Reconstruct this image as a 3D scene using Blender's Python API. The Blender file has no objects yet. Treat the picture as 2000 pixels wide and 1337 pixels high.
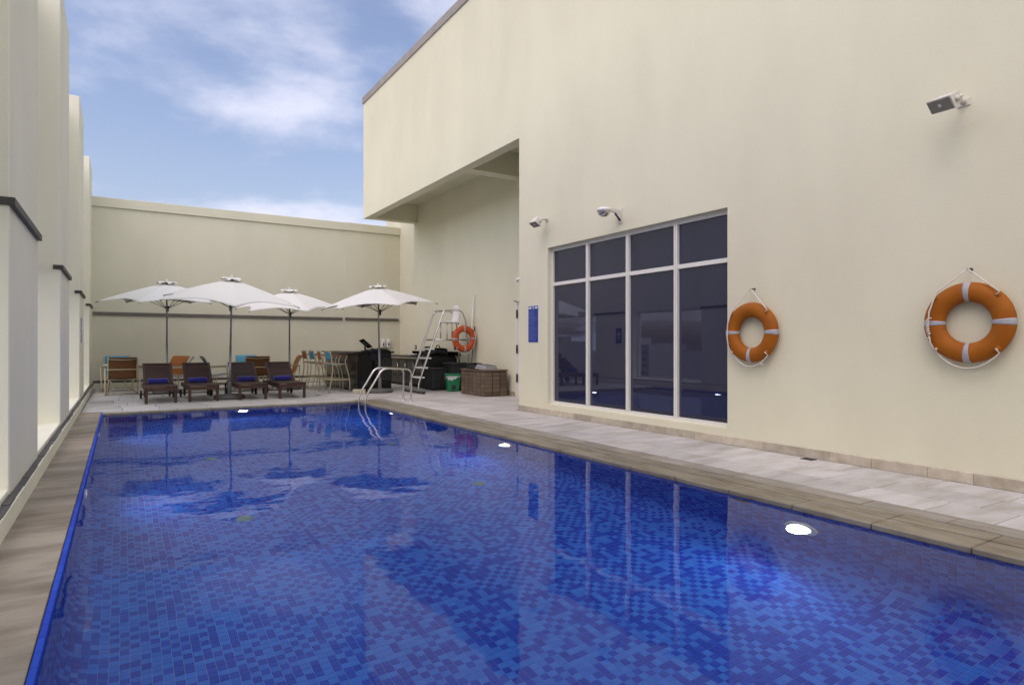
import bpy, bmesh, math, random
import numpy as np
from mathutils import Vector, Matrix
random.seed(7)
R = math.radians
PI = math.pi
S = bpy.context.scene
C = S.collection

# ------------------------------------------------------------------ camera
FPX, YAW, HCAM = 1223.0, 32.01, 1.25
cam_d = bpy.data.cameras.new('camera')
cam_d.sensor_width = 36.0
cam_d.lens = 36.0 * FPX / 2000.0
cam_d.shift_y = 4.8 / 2000.0
cam_d.clip_start = 0.05
cam_d.clip_end = 6000
cam = bpy.data.objects.new('camera', cam_d)
C.objects.link(cam)
cam.location = (0, 0, HCAM)
cam.rotation_euler = (PI / 2, 0, -R(YAW))
S.camera = cam

# ------------------------------------------------------------------ world
SUN_EL, SUN_AZ = 56.0, 240.0        # azimuth clockwise from +Y (240 = from behind the camera, over the pier wall)
W = bpy.data.worlds.new('World')
S.world = W
W.use_nodes = True
nt = W.node_tree
nt.nodes.clear()
N = nt.nodes.new
out = N('ShaderNodeOutputWorld')
bg = N('ShaderNodeBackground')
bg.inputs['Strength'].default_value = 0.14
sky = N('ShaderNodeTexSky')
sky.sky_type = 'NISHITA'
sky.sun_disc = False
sky.sun_elevation = R(SUN_EL)
sky.sun_rotation = R(SUN_AZ)
sky.altitude = 50
sky.air_density = 1.3
sky.dust_density = 3.0
sky.ozone_density = 5.0
tc = N('ShaderNodeTexCoord')
sep = N('ShaderNodeSeparateXYZ')
nt.links.new(tc.outputs['Generated'], sep.inputs[0])
def wmath(op, a, b=None, clamp=False):
    n = N('ShaderNodeMath')
    n.operation = op
    n.use_clamp = clamp
    for i, v in enumerate((a, b)):
        if v is None:
            continue
        if isinstance(v, (int, float)):
            n.inputs[i].default_value = v
        else:
            nt.links.new(v, n.inputs[i])
    return n.outputs[0]
zc = wmath('ADD', wmath('MAXIMUM', sep.outputs['Z'], 0.0), 0.16)
px = wmath('DIVIDE', sep.outputs['X'], zc)
py = wmath('DIVIDE', sep.outputs['Y'], zc)
comb = N('ShaderNodeCombineXYZ')
nt.links.new(px, comb.inputs[0])
nt.links.new(py, comb.inputs[1])
def wnoise(scale, detail, rough, off, dist=0.0):
    m = N('ShaderNodeMapping')
    m.inputs['Location'].default_value = off
    nt.links.new(comb.outputs[0], m.inputs[0])
    n = N('ShaderNodeTexNoise')
    n.inputs['Scale'].default_value = scale
    n.inputs['Detail'].default_value = detail
    n.inputs['Roughness'].default_value = rough
    n.inputs['Distortion'].default_value = dist
    nt.links.new(m.outputs[0], n.inputs['Vector'])
    return n.outputs['Fac']
CLOUD_OFF = (5.53, 2.68, 0.0)
n1 = wnoise(1.15, 9, 0.56, CLOUD_OFF, 0.15)
n2 = wnoise(0.45, 2, 0.5, (7.3, 2.2, 0))
cm = wmath('ADD', wmath('MULTIPLY', n1, 0.75), wmath('MULTIPLY', n2, 0.25))
ramp = N('ShaderNodeMapRange')
ramp.interpolation_type = 'SMOOTHSTEP'
ramp.inputs['From Min'].default_value = 0.46
ramp.inputs['From Max'].default_value = 0.63
ramp.inputs['To Max'].default_value = 0.88
nt.links.new(cm, ramp.inputs['Value'])
mixc = N('ShaderNodeMix')
mixc.data_type = 'RGBA'
nt.links.new(ramp.outputs[0], mixc.inputs['Factor'])
tint = N('ShaderNodeMix')                 # white balance of the whole sky
tint.data_type = 'RGBA'
tint.blend_type = 'MULTIPLY'
tint.inputs['Factor'].default_value = 1.0
tint.inputs['B'].default_value = (1.28, 1.04, 1.0, 1)
nt.links.new(sky.outputs[0], tint.inputs['A'])
nt.links.new(tint.outputs['Result'], mixc.inputs['A'])
mixc.inputs['B'].default_value = (5.0, 5.05, 6.0, 1)
nt.links.new(mixc.outputs['Result'], bg.inputs['Color'])
nt.links.new(bg.outputs[0], out.inputs[0])

# ------------------------------------------------------------------ sun (soft, hazy)
sl = bpy.data.lights.new('sun', 'SUN')
sl.energy = 1.5
sl.angle = R(140)
sl.color = (1.0, 0.965, 0.91)
so = bpy.data.objects.new('sun', sl)
C.objects.link(so)
az = R(SUN_AZ)
sdir = Vector((math.sin(az) * math.cos(R(SUN_EL)), math.cos(az) * math.cos(R(SUN_EL)), math.sin(R(SUN_EL))))
so.rotation_euler = (-sdir).to_track_quat('-Z', 'Y').to_euler()
so.location = sdir * 60

S.view_settings.view_transform = 'Standard'
S.view_settings.look = 'None'
S.view_settings.gamma = 1.0
S.view_settings.exposure = 0.40
S.cycles.use_denoising = True
S.cycles.max_bounces = 10
S.cycles.diffuse_bounces = 5
S.cycles.glossy_bounces = 5
S.cycles.transmission_bounces = 8
S.cycles.transparent_max_bounces = 12
S.cycles.caustics_reflective = False
S.cycles.caustics_refractive = True
S.cycles.blur_glossy = 0.5
S.cycles.sample_clamp_indirect = 6.0

# ------------------------------------------------------------------ materials
MATS = {}
def mat(name, col, rough=0.6, metal=0.0, ior=1.5, var=0.0, vscale=6.0, vstretch=(1, 1, 1), bump=0.0, bscale=60.0,
        col2=None, objvar=0.0, coat=0.0, spec=0.5, sheen=0.0, detail=5.0, vlo=0.35, vhi=0.65, bstretch=None, bdist=0.01):
    """Principled with noise mottling between col and col2, optional per-object tone, fine bump."""
    m = bpy.data.materials.new(name)
    m.use_nodes = True
    t = m.node_tree
    b = t.nodes['Principled BSDF']
    b.inputs['Roughness'].default_value = rough
    b.inputs['Metallic'].default_value = metal
    b.inputs['IOR'].default_value = ior
    b.inputs['Specular IOR Level'].default_value = spec
    b.inputs['Coat Weight'].default_value = coat
    b.inputs['Sheen Weight'].default_value = sheen
    c1 = (*col, 1)
    src = None
    tcn = t.nodes.new('ShaderNodeTexCoord')
    geo = t.nodes.new('ShaderNodeNewGeometry')
    if var > 0 or col2:
        mp = t.nodes.new('ShaderNodeMapping')
        mp.inputs['Scale'].default_value = vstretch
        t.links.new(geo.outputs['Position'], mp.inputs[0])
        nz = t.nodes.new('ShaderNodeTexNoise')
        nz.inputs['Scale'].default_value = vscale
        nz.inputs['Detail'].default_value = detail
        nz.inputs['Roughness'].default_value = 0.6
        t.links.new(mp.outputs[0], nz.inputs['Vector'])
        mr = t.nodes.new('ShaderNodeMapRange')
        mr.inputs['From Min'].default_value = vlo
        mr.inputs['From Max'].default_value = vhi
        t.links.new(nz.outputs['Fac'], mr.inputs['Value'])
        mx = t.nodes.new('ShaderNodeMix')
        mx.data_type = 'RGBA'
        mx.inputs['A'].default_value = c1
        cc = col2 or tuple(x * (1 - var) for x in col)
        mx.inputs['B'].default_value = (*cc, 1)
        t.links.new(mr.outputs[0], mx.inputs['Factor'])
        src = mx.outputs['Result']
    if objvar > 0:
        oi = t.nodes.new('ShaderNodeObjectInfo')
        mr2 = t.nodes.new('ShaderNodeMapRange')
        mr2.inputs['To Min'].default_value = 1 - objvar
        mr2.inputs['To Max'].default_value = 1 + objvar
        t.links.new(oi.outputs['Random'], mr2.inputs['Value'])
        vm = t.nodes.new('ShaderNodeVectorMath')
        vm.operation = 'SCALE'
        if src is None:
            vm.inputs[0].default_value = col
        else:
            t.links.new(src, vm.inputs[0])
        t.links.new(mr2.outputs[0], vm.inputs['Scale'])
        src = vm.outputs[0]
    if src is None:
        b.inputs['Base Color'].default_value = c1
    else:
        t.links.new(src, b.inputs['Base Color'])
    if bump > 0:
        nb = t.nodes.new('ShaderNodeTexNoise')
        nb.inputs['Scale'].default_value = bscale
        nb.inputs['Detail'].default_value = 4
        if bstretch:
            mb_ = t.nodes.new('ShaderNodeMapping')
            mb_.inputs['Scale'].default_value = bstretch
            t.links.new(geo.outputs['Position'], mb_.inputs[0])
            t.links.new(mb_.outputs[0], nb.inputs['Vector'])
        else:
            t.links.new(geo.outputs['Position'], nb.inputs['Vector'])
        bp = t.nodes.new('ShaderNodeBump')
        bp.inputs['Strength'].default_value = bump
        bp.inputs['Distance'].default_value = bdist
        t.links.new(nb.outputs['Fac'], bp.inputs['Height'])
        t.links.new(bp.outputs[0], b.inputs['Normal'])
    MATS[name] = m
    return m

M = MATS
mat('plaster', (0.735, 0.715, 0.545), 0.9, col2=(0.685, 0.665, 0.505), vscale=0.9, vstretch=(1, 1, 0.45), bump=0.25, bscale=90, spec=0.2)
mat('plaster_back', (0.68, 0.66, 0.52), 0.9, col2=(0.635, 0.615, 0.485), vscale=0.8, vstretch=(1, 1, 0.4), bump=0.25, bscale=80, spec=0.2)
mat('plaster_pale', (0.84, 0.815, 0.66), 0.9, col2=(0.79, 0.765, 0.62), vscale=1.1, vstretch=(1, 1, 0.4), bump=0.35, bscale=70, spec=0.2)
mat('cap_stone', (0.36, 0.33, 0.31), 0.8, var=0.2, vscale=3, bump=0.1, spec=0.3)
mat('dark_metal', (0.075, 0.068, 0.058), 0.55, metal=0.3, var=0.3, vscale=9)
mat('rail_metal', (0.17, 0.155, 0.135), 0.45, metal=0.5, var=0.2, vscale=5)
mat('slate', (0.055, 0.052, 0.05), 0.7, col2=(0.10, 0.095, 0.09), vscale=14, vstretch=(1, 3, 1), bump=0.5, bscale=30, objvar=0.15)
mat('paver', (0.50, 0.49, 0.475), 0.62, col2=(0.35, 0.325, 0.28), vscale=1.6, vstretch=(1.0, 3.4, 1), bump=0.2, bscale=40, objvar=0.13, detail=7, vlo=0.42, vhi=0.72)
mat('paver_edge', (0.26, 0.235, 0.175), 0.5, col2=(0.16, 0.135, 0.09), vscale=2.2, vstretch=(4.0, 1.0, 1), bump=0.2, bscale=35, objvar=0.10, detail=7)
mat('paver_row', (0.32, 0.295, 0.255), 0.6, col2=(0.21, 0.185, 0.145), vscale=2.2, vstretch=(4.0, 1.0, 1), bump=0.2, bscale=35, objvar=0.12, detail=7)
mat('coping_left', (0.33, 0.285, 0.22), 0.6, col2=(0.17, 0.135, 0.095), vscale=1.3, vstretch=(1.0, 3.0, 1), bump=0.5, bscale=9, bstretch=(1, 3.5, 1), objvar=0.12, detail=8, bdist=0.012)
mat('skirting_stone', (0.53, 0.48, 0.39), 0.7, col2=(0.38, 0.33, 0.25), vscale=7, bump=0.3, bscale=60, objvar=0.14, detail=8)
mat('grout', (0.085, 0.075, 0.06), 0.9)
mat('pool_grout', (0.19, 0.31, 0.64), 0.8)
mat('white_frame', (0.74, 0.73, 0.68), 0.35)
mat('white_plastic', (0.76, 0.76, 0.75), 0.35)
mat('speaker_body', (0.62, 0.60, 0.53), 0.5)
mat('speaker_grille', (0.23, 0.215, 0.18), 0.6, bump=0.5, bscale=400)
mat('steel', (0.62, 0.60, 0.57), 0.22, metal=1.0)
mat('steel_dull', (0.15, 0.14, 0.125), 0.45, metal=0.9, var=0.2, vscale=8, vstretch=(1, 1, 8))
mat('canopy_pole', (0.27, 0.27, 0.29), 0.35, metal=0.6)
mat('umbrella_base', (0.14, 0.14, 0.135), 0.75, var=0.25, vscale=12)
mat('dark_wood', (0.058, 0.020, 0.010), 0.55, col2=(0.030, 0.011, 0.006), vscale=9, vstretch=(0.7, 6, 6), bump=0.15, bscale=60, objvar=0.2)
mat('blue_towel', (0.022, 0.02, 0.24), 0.95, var=0.35, vscale=25, bump=0.6, bscale=160, sheen=0.3)
mat('chair_frame', (0.47, 0.405, 0.26), 0.45, var=0.12, vscale=20)
mat('sling_brown', (0.21, 0.085, 0.024), 0.75, col2=(0.11, 0.045, 0.016), vscale=18, vstretch=(4, 4, 0.6), bump=0.3, bscale=250)
mat('sling_orange', (0.42, 0.145, 0.03), 0.75, col2=(0.33, 0.11, 0.025), vscale=18, vstretch=(4, 4, 0.6), bump=0.3, bscale=250)
mat('sling_blue', (0.075, 0.30, 0.44), 0.75, col2=(0.06, 0.25, 0.38), vscale=18, bump=0.3, bscale=250)
mat('table_top', (0.50, 0.455, 0.34), 0.4, var=0.1, vscale=6)
mat('bar_black', (0.007, 0.007, 0.008), 0.12, spec=0.35)
mat('black_matt', (0.014, 0.014, 0.016), 0.6, var=0.4, vscale=10)
mat('charcoal_plastic', (0.033, 0.035, 0.038), 0.5, var=0.2, vscale=7)
mat('black_fabric', (0.010, 0.010, 0.014), 0.85, bump=0.5, bscale=30)
mat('screen_black', (0.010, 0.011, 0.013), 0.12)
mat('screen_print', (0.13, 0.13, 0.13), 0.3)
mat('green_bin', (0.018, 0.21, 0.085), 0.4, var=0.1, vscale=9)
mat('bin_liner', (0.55, 0.60, 0.56), 0.3, bump=0.6, bscale=40)
mat('box_panel', (0.155, 0.11, 0.075), 0.6, col2=(0.115, 0.08, 0.055), vscale=30, vstretch=(1, 1, 5), bump=0.4, bscale=90, objvar=0.22)
mat('box_core', (0.025, 0.018, 0.013), 0.8)
mat('towel_grey', (0.22, 0.235, 0.24), 0.95, var=0.3, vscale=20, bump=0.4, bscale=100)
mat('towel_white', (0.66, 0.68, 0.72), 0.95, var=0.1, vscale=20, bump=0.4, bscale=100)
mat('buoy', (0.34, 0.105, 0.004), 0.6, col2=(0.28, 0.08, 0.003), vscale=5, spec=0.25, bump=0.15, bscale=50)
mat('buoy_red', (0.48, 0.075, 0.015), 0.5, col2=(0.42, 0.06, 0.013), vscale=5, bump=0.15, bscale=50)
mat('reflective_tape', (0.40, 0.40, 0.43), 0.4, var=0.2, vscale=60, vstretch=(1, 6, 6), bump=0.3, bscale=90)
mat('rope', (0.70, 0.655, 0.58), 0.9, bump=0.8, bscale=220)
mat('sign_blue', (0.012, 0.035, 0.26), 0.4)
mat('sign_text', (0.16, 0.24, 0.50), 0.5)
mat('sign_white', (0.62, 0.66, 0.74), 0.5)
mat('hinge_black', (0.015, 0.015, 0.015), 0.4)
mat('cream_block', (0.55, 0.50, 0.36), 0.8, var=0.1, vscale=15)
mat('drain_green', (0.10, 0.22, 0.22), 0.6)
mat('ceramic', (0.7, 0.7, 0.68), 0.3)
mat('red_paint', (0.35, 0.02, 0.015), 0.4)
mat('city_ground', (0.20, 0.185, 0.16), 0.9, var=0.4, vscale=0.01)
mat('city_wall', (0.42, 0.39, 0.35), 0.85, objvar=0.3)
mat('city_window', (0.06, 0.07, 0.085), 0.2)

def cloth_mat():
    m = bpy.data.materials.new('canopy')
    m.use_nodes = True
    t = m.node_tree
    b = t.nodes['Principled BSDF']
    b.inputs['Base Color'].default_value = (0.78, 0.79, 0.765, 1)
    b.inputs['Roughness'].default_value = 0.9
    b.inputs['Specular IOR Level'].default_value = 0.1
    tr = t.nodes.new('ShaderNodeBsdfTranslucent')
    tr.inputs['Color'].default_value = (0.50, 0.44, 0.32, 1)
    mx = t.nodes.new('ShaderNodeMixShader')
    mx.inputs[0].default_value = 0.16
    t.links.new(b.outputs[0], mx.inputs[1])
    t.links.new(tr.outputs[0], mx.inputs[2])
    t.links.new(mx.outputs[0], t.nodes['Material Output'].inputs[0])
    M['canopy'] = m
cloth_mat()

def tile_mat(name, island):
    m = bpy.data.materials.new(name)
    m.use_nodes = True
    t = m.node_tree
    b = t.nodes['Principled BSDF']
    b.inputs['Roughness'].default_value = 0.6
    b.inputs['Specular IOR Level'].default_value = 0.12
    if island:
        at = t.nodes.new('ShaderNodeAttribute')
        at.attribute_name = 'tone'
        rnd = at.outputs['Fac']
    else:
        rnd = t.nodes.new('ShaderNodeObjectInfo').outputs['Color']
    cr = t.nodes.new('ShaderNodeValToRGB')
    cr.color_ramp.interpolation = 'CONSTANT'
    e = cr.color_ramp.elements
    e[0].position = 0.0
    e[0].color = (0.046, 0.180, 0.67, 1)
    e[1].position = 0.30
    e[1].color = (0.038, 0.155, 0.63, 1)
    for p, c in ((0.56, (0.020, 0.070, 0.50, 1)), (0.80, (0.017, 0.056, 0.45, 1))):
        x = e.new(p)
        x.color = c
    t.links.new(rnd, cr.inputs[0])
    t.links.new(cr.outputs[0], b.inputs['Base Color'])
    M[name] = m
tile_mat('pool_tile', False)
tile_mat('pool_tile_field', True)

def water_mat():
    m = bpy.data.materials.new('water')
    m.use_nodes = True
    t = m.node_tree
    t.nodes.clear()
    o = t.nodes.new('ShaderNodeOutputMaterial')
    g = t.nodes.new('ShaderNodeBsdfRefraction')
    g.inputs['IOR'].default_value = 1.333
    g.inputs['Roughness'].default_value = 0.0
    g.inputs['Color'].default_value = (0.95, 0.98, 1.0, 1)
    gl = t.nodes.new('ShaderNodeBsdfGlossy')
    gl.inputs['Roughness'].default_value = 0.015
    fr = t.nodes.new('ShaderNodeFresnel')
    fr.inputs['IOR'].default_value = 1.333
    fm = t.nodes.new('ShaderNodeMath')
    fm.operation = 'MULTIPLY'
    fm.inputs[1].default_value = 0.78
    mxs = t.nodes.new('ShaderNodeMixShader')
    t.links.new(fr.outputs[0], fm.inputs[0])
    t.links.new(fm.outputs[0], mxs.inputs[0])
    t.links.new(g.outputs[0], mxs.inputs[1])
    t.links.new(gl.outputs[0], mxs.inputs[2])
    geo = t.nodes.new('ShaderNodeNewGeometry')
    hs = []
    for sc, st, w in ((1.1, (1, 1, 1), 1.0), (4.5, (1, 1.3, 1), 0.16)):
        mp = t.nodes.new('ShaderNodeMapping')
        mp.inputs['Scale'].default_value = st
        t.links.new(geo.outputs['Position'], mp.inputs[0])
        n = t.nodes.new('ShaderNodeTexNoise')
        n.inputs['Scale'].default_value = sc
        n.inputs['Detail'].default_value = 1.5
        t.links.new(mp.outputs[0], n.inputs['Vector'])
        k = t.nodes.new('ShaderNodeMath')
        k.operation = 'MULTIPLY'
        k.inputs[1].default_value = w
        t.links.new(n.outputs['Fac'], k.inputs[0])
        hs.append(k.outputs[0])
    ad = t.nodes.new('ShaderNodeMath')
    t.links.new(hs[0], ad.inputs[0])
    t.links.new(hs[1], ad.inputs[1])
    bp = t.nodes.new('ShaderNodeBump')
    bp.inputs['Strength'].default_value = 1.0
    bp.inputs['Distance'].default_value = 0.006
    t.links.new(ad.outputs[0], bp.inputs['Height'])
    t.links.new(bp.outputs[0], g.inputs['Normal'])
    t.links.new(bp.outputs[0], gl.inputs['Normal'])
    t.links.new(bp.outputs[0], fr.inputs['Normal'])
    t.links.new(mxs.outputs[0], o.inputs[0])
    M['water'] = m
water_mat()

def glass_mats():
    # tinted building glass: dark body, reflective skin
    m = bpy.data.materials.new('tinted_glass')
    m.use_nodes = True
    b = m.node_tree.nodes['Principled BSDF']
    b.inputs['Base Color'].default_value = (0.020, 0.021, 0.045, 1)
    b.inputs['Roughness'].default_value = 0.012
    b.inputs['IOR'].default_value = 1.95
    b.inputs['Specular Tint'].default_value = (0.72, 0.76, 1.0, 1)
    M['tinted_glass'] = m
    # clear thin pane
    m = bpy.data.materials.new('clear_glass')
    m.use_nodes = True
    t = m.node_tree
    t.nodes.clear()
    o = t.nodes.new('ShaderNodeOutputMaterial')
    tr = t.nodes.new('ShaderNodeBsdfTransparent')
    tr.inputs[0].default_value = (0.93, 0.95, 0.96, 1)
    gl = t.nodes.new('ShaderNodeBsdfGlossy')
    gl.inputs['Roughness'].default_value = 0.01
    lwt = t.nodes.new('ShaderNodeLayerWeight')
    p5 = t.nodes.new('ShaderNodeMath')
    p5.operation = 'POWER'
    p5.inputs[1].default_value = 5.0
    t.links.new(lwt.outputs['Facing'], p5.inputs[0])
    fr = t.nodes.new('ShaderNodeMath')
    fr.operation = 'MULTIPLY_ADD'
    fr.inputs[1].default_value = 0.9
    fr.inputs[2].default_value = 0.04
    t.links.new(p5.outputs[0], fr.inputs[0])
    mx = t.nodes.new('ShaderNodeMixShader')
    t.links.new(fr.outputs[0], mx.inputs[0])
    t.links.new(tr.outputs[0], mx.inputs[1])
    t.links.new(gl.outputs[0], mx.inputs[2])
    t.links.new(mx.outputs[0], o.inputs[0])
    M['clear_glass'] = m
    m = bpy.data.materials.new('lamp_lens')
    m.use_nodes = True
    b = m.node_tree.nodes['Principled BSDF']
    b.inputs['Base Color'].default_value = (0.9, 0.95, 1, 1)
    b.inputs['Emission Color'].default_value = (0.86, 0.94, 1.0, 1)
    b.inputs['Emission Strength'].default_value = 3.0
    M['lamp_lens'] = m
glass_mats()

# ------------------------------------------------------------------ mesh helpers
class MB:
    def __init__(s):
        s.bm = bmesh.new()
    def box(s, x0, x1, y0, y1, z0, z1, bev=0.0, mtx=None, seg=1):
        x0, x1 = sorted((x0, x1)); y0, y1 = sorted((y0, y1)); z0, z1 = sorted((z0, z1))
        mt = Matrix.Translation(((x0 + x1) / 2, (y0 + y1) / 2, (z0 + z1) / 2)) @ Matrix.Diagonal((x1 - x0, y1 - y0, z1 - z0, 1))
        r = bmesh.ops.create_cube(s.bm, size=1.0, matrix=mt)
        vs = r['verts']
        if bev > 0:
            es = list({e for v in vs for e in v.link_edges})
            q = bmesh.ops.bevel(s.bm, geom=es, offset=bev, segments=seg, profile=0.5, affect='EDGES', clamp_overlap=True)
            vs = list({v for f in q['faces'] for v in f.verts} | {v for v in vs if v.is_valid})
            vs = [v for v in vs if v.is_valid]
        if mtx is not None:
            bmesh.ops.transform(s.bm, matrix=mtx, verts=vs)
        return s
    def tube(s, pts, r, seg=8, closed=False, caps=True):
        pts = [Vector(p) for p in pts]
        n = len(pts)
        rad = r if isinstance(r, (list, tuple)) else [r] * n
        T = []
        for i in range(n):
            if closed:
                d = pts[(i + 1) % n] - pts[i - 1]
            else:
                d = pts[min(i + 1, n - 1)] - pts[max(i - 1, 0)]
            T.append(d.normalized())
        up = Vector((0, 0, 1)) if abs(T[0].z) < 0.9 else Vector((1, 0, 0))
        u = T[0].cross(up).normalized()
        rings = []
        for i in range(n):
            u = (u - T[i] * u.dot(T[i])).normalized()
            v = T[i].cross(u)
            rings.append([s.bm.verts.new(pts[i] + (u * math.cos(2 * PI * k / seg) + v * math.sin(2 * PI * k / seg)) * rad[i]) for k in range(seg)])
        for i in range(n if closed else n - 1):
            a, b = rings[i], rings[(i + 1) % n]
            for k in range(seg):
                f = s.bm.faces.new((a[k], a[(k + 1) % seg], b[(k + 1) % seg], b[k]))
                f.smooth = True
        if caps and not closed:
            s.bm.faces.new(rings[0][::-1])
            s.bm.faces.new(rings[-1])
        return s
    def lathe(s, prof, c=(0, 0, 0), axis=(0, 0, 1), seg=24, smooth=True, ang=None):
        """prof: list of (radius, height along axis)."""
        ax = Vector(axis).normalized()
        up = Vector((0, 0, 1)) if abs(ax.z) < 0.9 else Vector((1, 0, 0))
        u = ax.cross(up).normalized()
        v = ax.cross(u)
        c = Vector(c)
        rings = []
        for r, h in prof:
            if r <= 1e-6:
                rings.append([s.bm.verts.new(c + ax * h)])
            else:
                rings.append([s.bm.verts.new(c + ax * h + (u * math.cos(2 * PI * k / seg) + v * math.sin(2 * PI * k / seg)) * r) for k in range(seg)])
        for a, b in zip(rings, rings[1:]):
            for k in range(seg):
                k2 = (k + 1) % seg
                if len(a) == 1 and len(b) == 1:
                    continue
                if len(a) == 1:
                    f = s.bm.faces.new((a[0], b[k2], b[k]))
                elif len(b) == 1:
                    f = s.bm.faces.new((a[k], a[k2], b[0]))
                else:
                    f = s.bm.faces.new((a[k], a[k2], b[k2], b[k]))
                f.smooth = smooth
        return s
    def grid(s, fn, nu, nv, smooth=True):
        vs = [[s.bm.verts.new(fn(i / nu, j / nv)) for j in range(nv + 1)] for i in range(nu + 1)]
        for i in range(nu):
            for j in range(nv):
                f = s.bm.faces.new((vs[i][j], vs[i + 1][j], vs[i + 1][j + 1], vs[i][j + 1]))
                f.smooth = smooth
        return vs
    def prism(s, pts, d):
        """pts: planar polygon (3D); d: extrusion vector."""
        a = [s.bm.verts.new(Vector(p)) for p in pts]
        b = [s.bm.verts.new(Vector(p) + Vector(d)) for p in pts]
        n = len(pts)
        s.bm.faces.new(a[::-1])
        s.bm.faces.new(b)
        for i in range(n):
            s.bm.faces.new((a[i], a[(i + 1) % n], b[(i + 1) % n], b[i]))
        return s
    def mesh(s, name, fix=True):
        if fix:
            bmesh.ops.recalc_face_normals(s.bm, faces=s.bm.faces)
        me = bpy.data.meshes.new(name)
        s.bm.to_mesh(me)
        s.bm.free()
        return me
    def build(s, name, m, parent=None, fix=True):
        me = s.mesh(name, fix)
        me.materials.append(M[m])
        return link(name, me, parent)

def link(name, me, parent=None):
    o = bpy.data.objects.new(name, me)
    C.objects.link(o)
    if parent is not None:
        o.parent = parent
    return o

def fillet(pts, r, n=5, closed=False):
    pts = [Vector(p) for p in pts]
    res = []
    m = len(pts)
    for i, p in enumerate(pts):
        if not closed and i in (0, m - 1):
            res.append(p)
            continue
        a, b = pts[i - 1], pts[(i + 1) % m]
        da, db = a - p, b - p
        q = min(r, da.length * 0.48, db.length * 0.48)
        A, B = p + da.normalized() * q, p + db.normalized() * q
        for k in range(n + 1):
            t = k / n
            res.append(A * (1 - t) ** 2 + p * 2 * t * (1 - t) + B * t * t)
    return res

def tag(o, label=None, cat=None, group=None, kind=None):
    for k, v in (('label', label), ('category', cat), ('group', group), ('kind', kind)):
        if v:
            o[k] = v
    return o

def thing(name, label, cat, loc=(0, 0, 0), rz=0.0, group=None):
    o = bpy.data.objects.new(name, None)
    o.empty_display_size = 0.1
    C.objects.link(o)
    o.location = loc
    o.rotation_euler = (0, 0, rz)
    return tag(o, label, cat, group)

def copy_tree(o, parent=None):
    c = o.copy()
    C.objects.link(c)
    if parent is not None:
        c.parent = parent
    for ch in list(o.children):
        copy_tree(ch, c)
    return c

def rot_to(n, up=(0, 0, 1)):
    """Matrix whose local -Y axis points along n."""
    y = -Vector(n).normalized()
    x = y.cross(Vector(up)).normalized()
    z = x.cross(y)
    return Matrix(((x.x, y.x, z.x, 0), (x.y, y.y, z.y, 0), (x.z, y.z, z.z, 0), (0, 0, 0, 1)))

# ------------------------------------------------------------------ layout numbers (metres)
PXL, PXR, PY0, PY1 = -0.288, 4.47, 0.35, 13.58       # pool
ZW, ZF = -0.035, -1.20                                # water level, pool floor
XW = 6.49                                             # face of the building
YC, YO = 10.12, 19.21                                 # recess corner, end of the overhang
XR1, XR2 = 8.20, 8.527                                # recess wall
YB = 21.30                                            # back wall
XP = -0.693                                           # faces of the piers
YN = -5.0                                             # terrace end behind the camera

# ------------------------------------------------------------------ far city ground
g = MB()
g.box(-4000, 4000, -4000, 4000, -46, -45)
tag(g.build('city_ground', 'city_ground'), kind='structure')

# ------------------------------------------------------------------ terrace slab, pavers, coping
d = MB()
zt = -0.022
d.box(-1.25, PXL - 0.005, YN, 22.6, -0.6, zt)
d.box(PXR + 0.005, 8.7, YN, 22.6, -0.6, zt)
d.box(PXL - 0.005, PXR + 0.005, PY1 + 0.005, 22.6, -0.6, zt)
d.box(PXL - 0.005, PXR + 0.005, YN, PY0 - 0.005, -0.6, zt)
deck = tag(d.build('terrace_deck', 'grout'), kind='structure')

SLAB = {}
def slab(name, x0, x1, y0, y1, m, gap=0.0042, z1=0.0, z0=-0.03, bev=0.003, parent=None, dz=0.0):
    w, l = round(x1 - x0 - 2 * gap, 4), round(y1 - y0 - 2 * gap, 4)
    key = (w, l, m, z0, z1)
    if key not in SLAB:
        b = MB()
        b.box(-w / 2, w / 2, -l / 2, l / 2, z0, z1, bev)
        me = b.mesh(name)
        me.materials.append(M[m])
        SLAB[key] = me
    o = link(name, SLAB[key], parent or deck)
    o.location = ((x0 + x1) / 2, (y0 + y1) / 2, dz)
    return o

rs = random.Random(3)
# right-hand walk: three rows of pavers
xs = [5.17, 5.60, 6.04, 6.47]
for i in range(3):
    y = 0.35 - rs.uniform(0, 0.5)
    while y < 10.1:
        l = rs.choice((0.62, 0.62, 0.80, 0.45))
        y1 = min(y + l, 10.1) if 10.1 - (y + l) > 0.2 else 10.1
        slab('paver', xs[i], xs[i + 1], y, y1, 'paver', dz=rs.uniform(-0.0015, 0.0015))
        y = y1
# recess floor and far terrace
rows = [(13.98 + 0.66 * k, 13.98 + 0.66 * (k + 1)) for k in range(11)]
for k, (ya, yb) in enumerate(rows):
    x = -0.62 - rs.uniform(0, 0.4)
    first = True
    while x < 8.48:
        l = rs.choice((0.62, 0.85, 0.85, 1.0))
        x0 = max(x, -0.62)
        x1 = min(x + l, 8.5) if 8.5 - (x + l) > 0.2 else 8.5
        if x1 - x0 > 0.15:
            slab('paver', x0, x1, ya, min(yb, 21.28), 'paver', dz=rs.uniform(-0.0015, 0.0015))
        x = x1
for i, (xa, xb) in enumerate(((5.17, 5.79), (5.79, 6.47), (6.47, 7.06), (7.06, 7.63), (7.63, 8.19))):
    y = 10.1 - (0 if i < 2 else rs.uniform(0, 0.3)) + (0 if i < 2 else 0.32)
    while y < 13.97:
        l = rs.choice((0.62, 0.80, 0.62))
        y1 = min(y + l, 13.98) if 13.98 - (y + l) > 0.2 else 13.98
        slab('paver', xa, xb, y, y1, 'paver', dz=rs.uniform(-0.0015, 0.0015))
        y = y1
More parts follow.
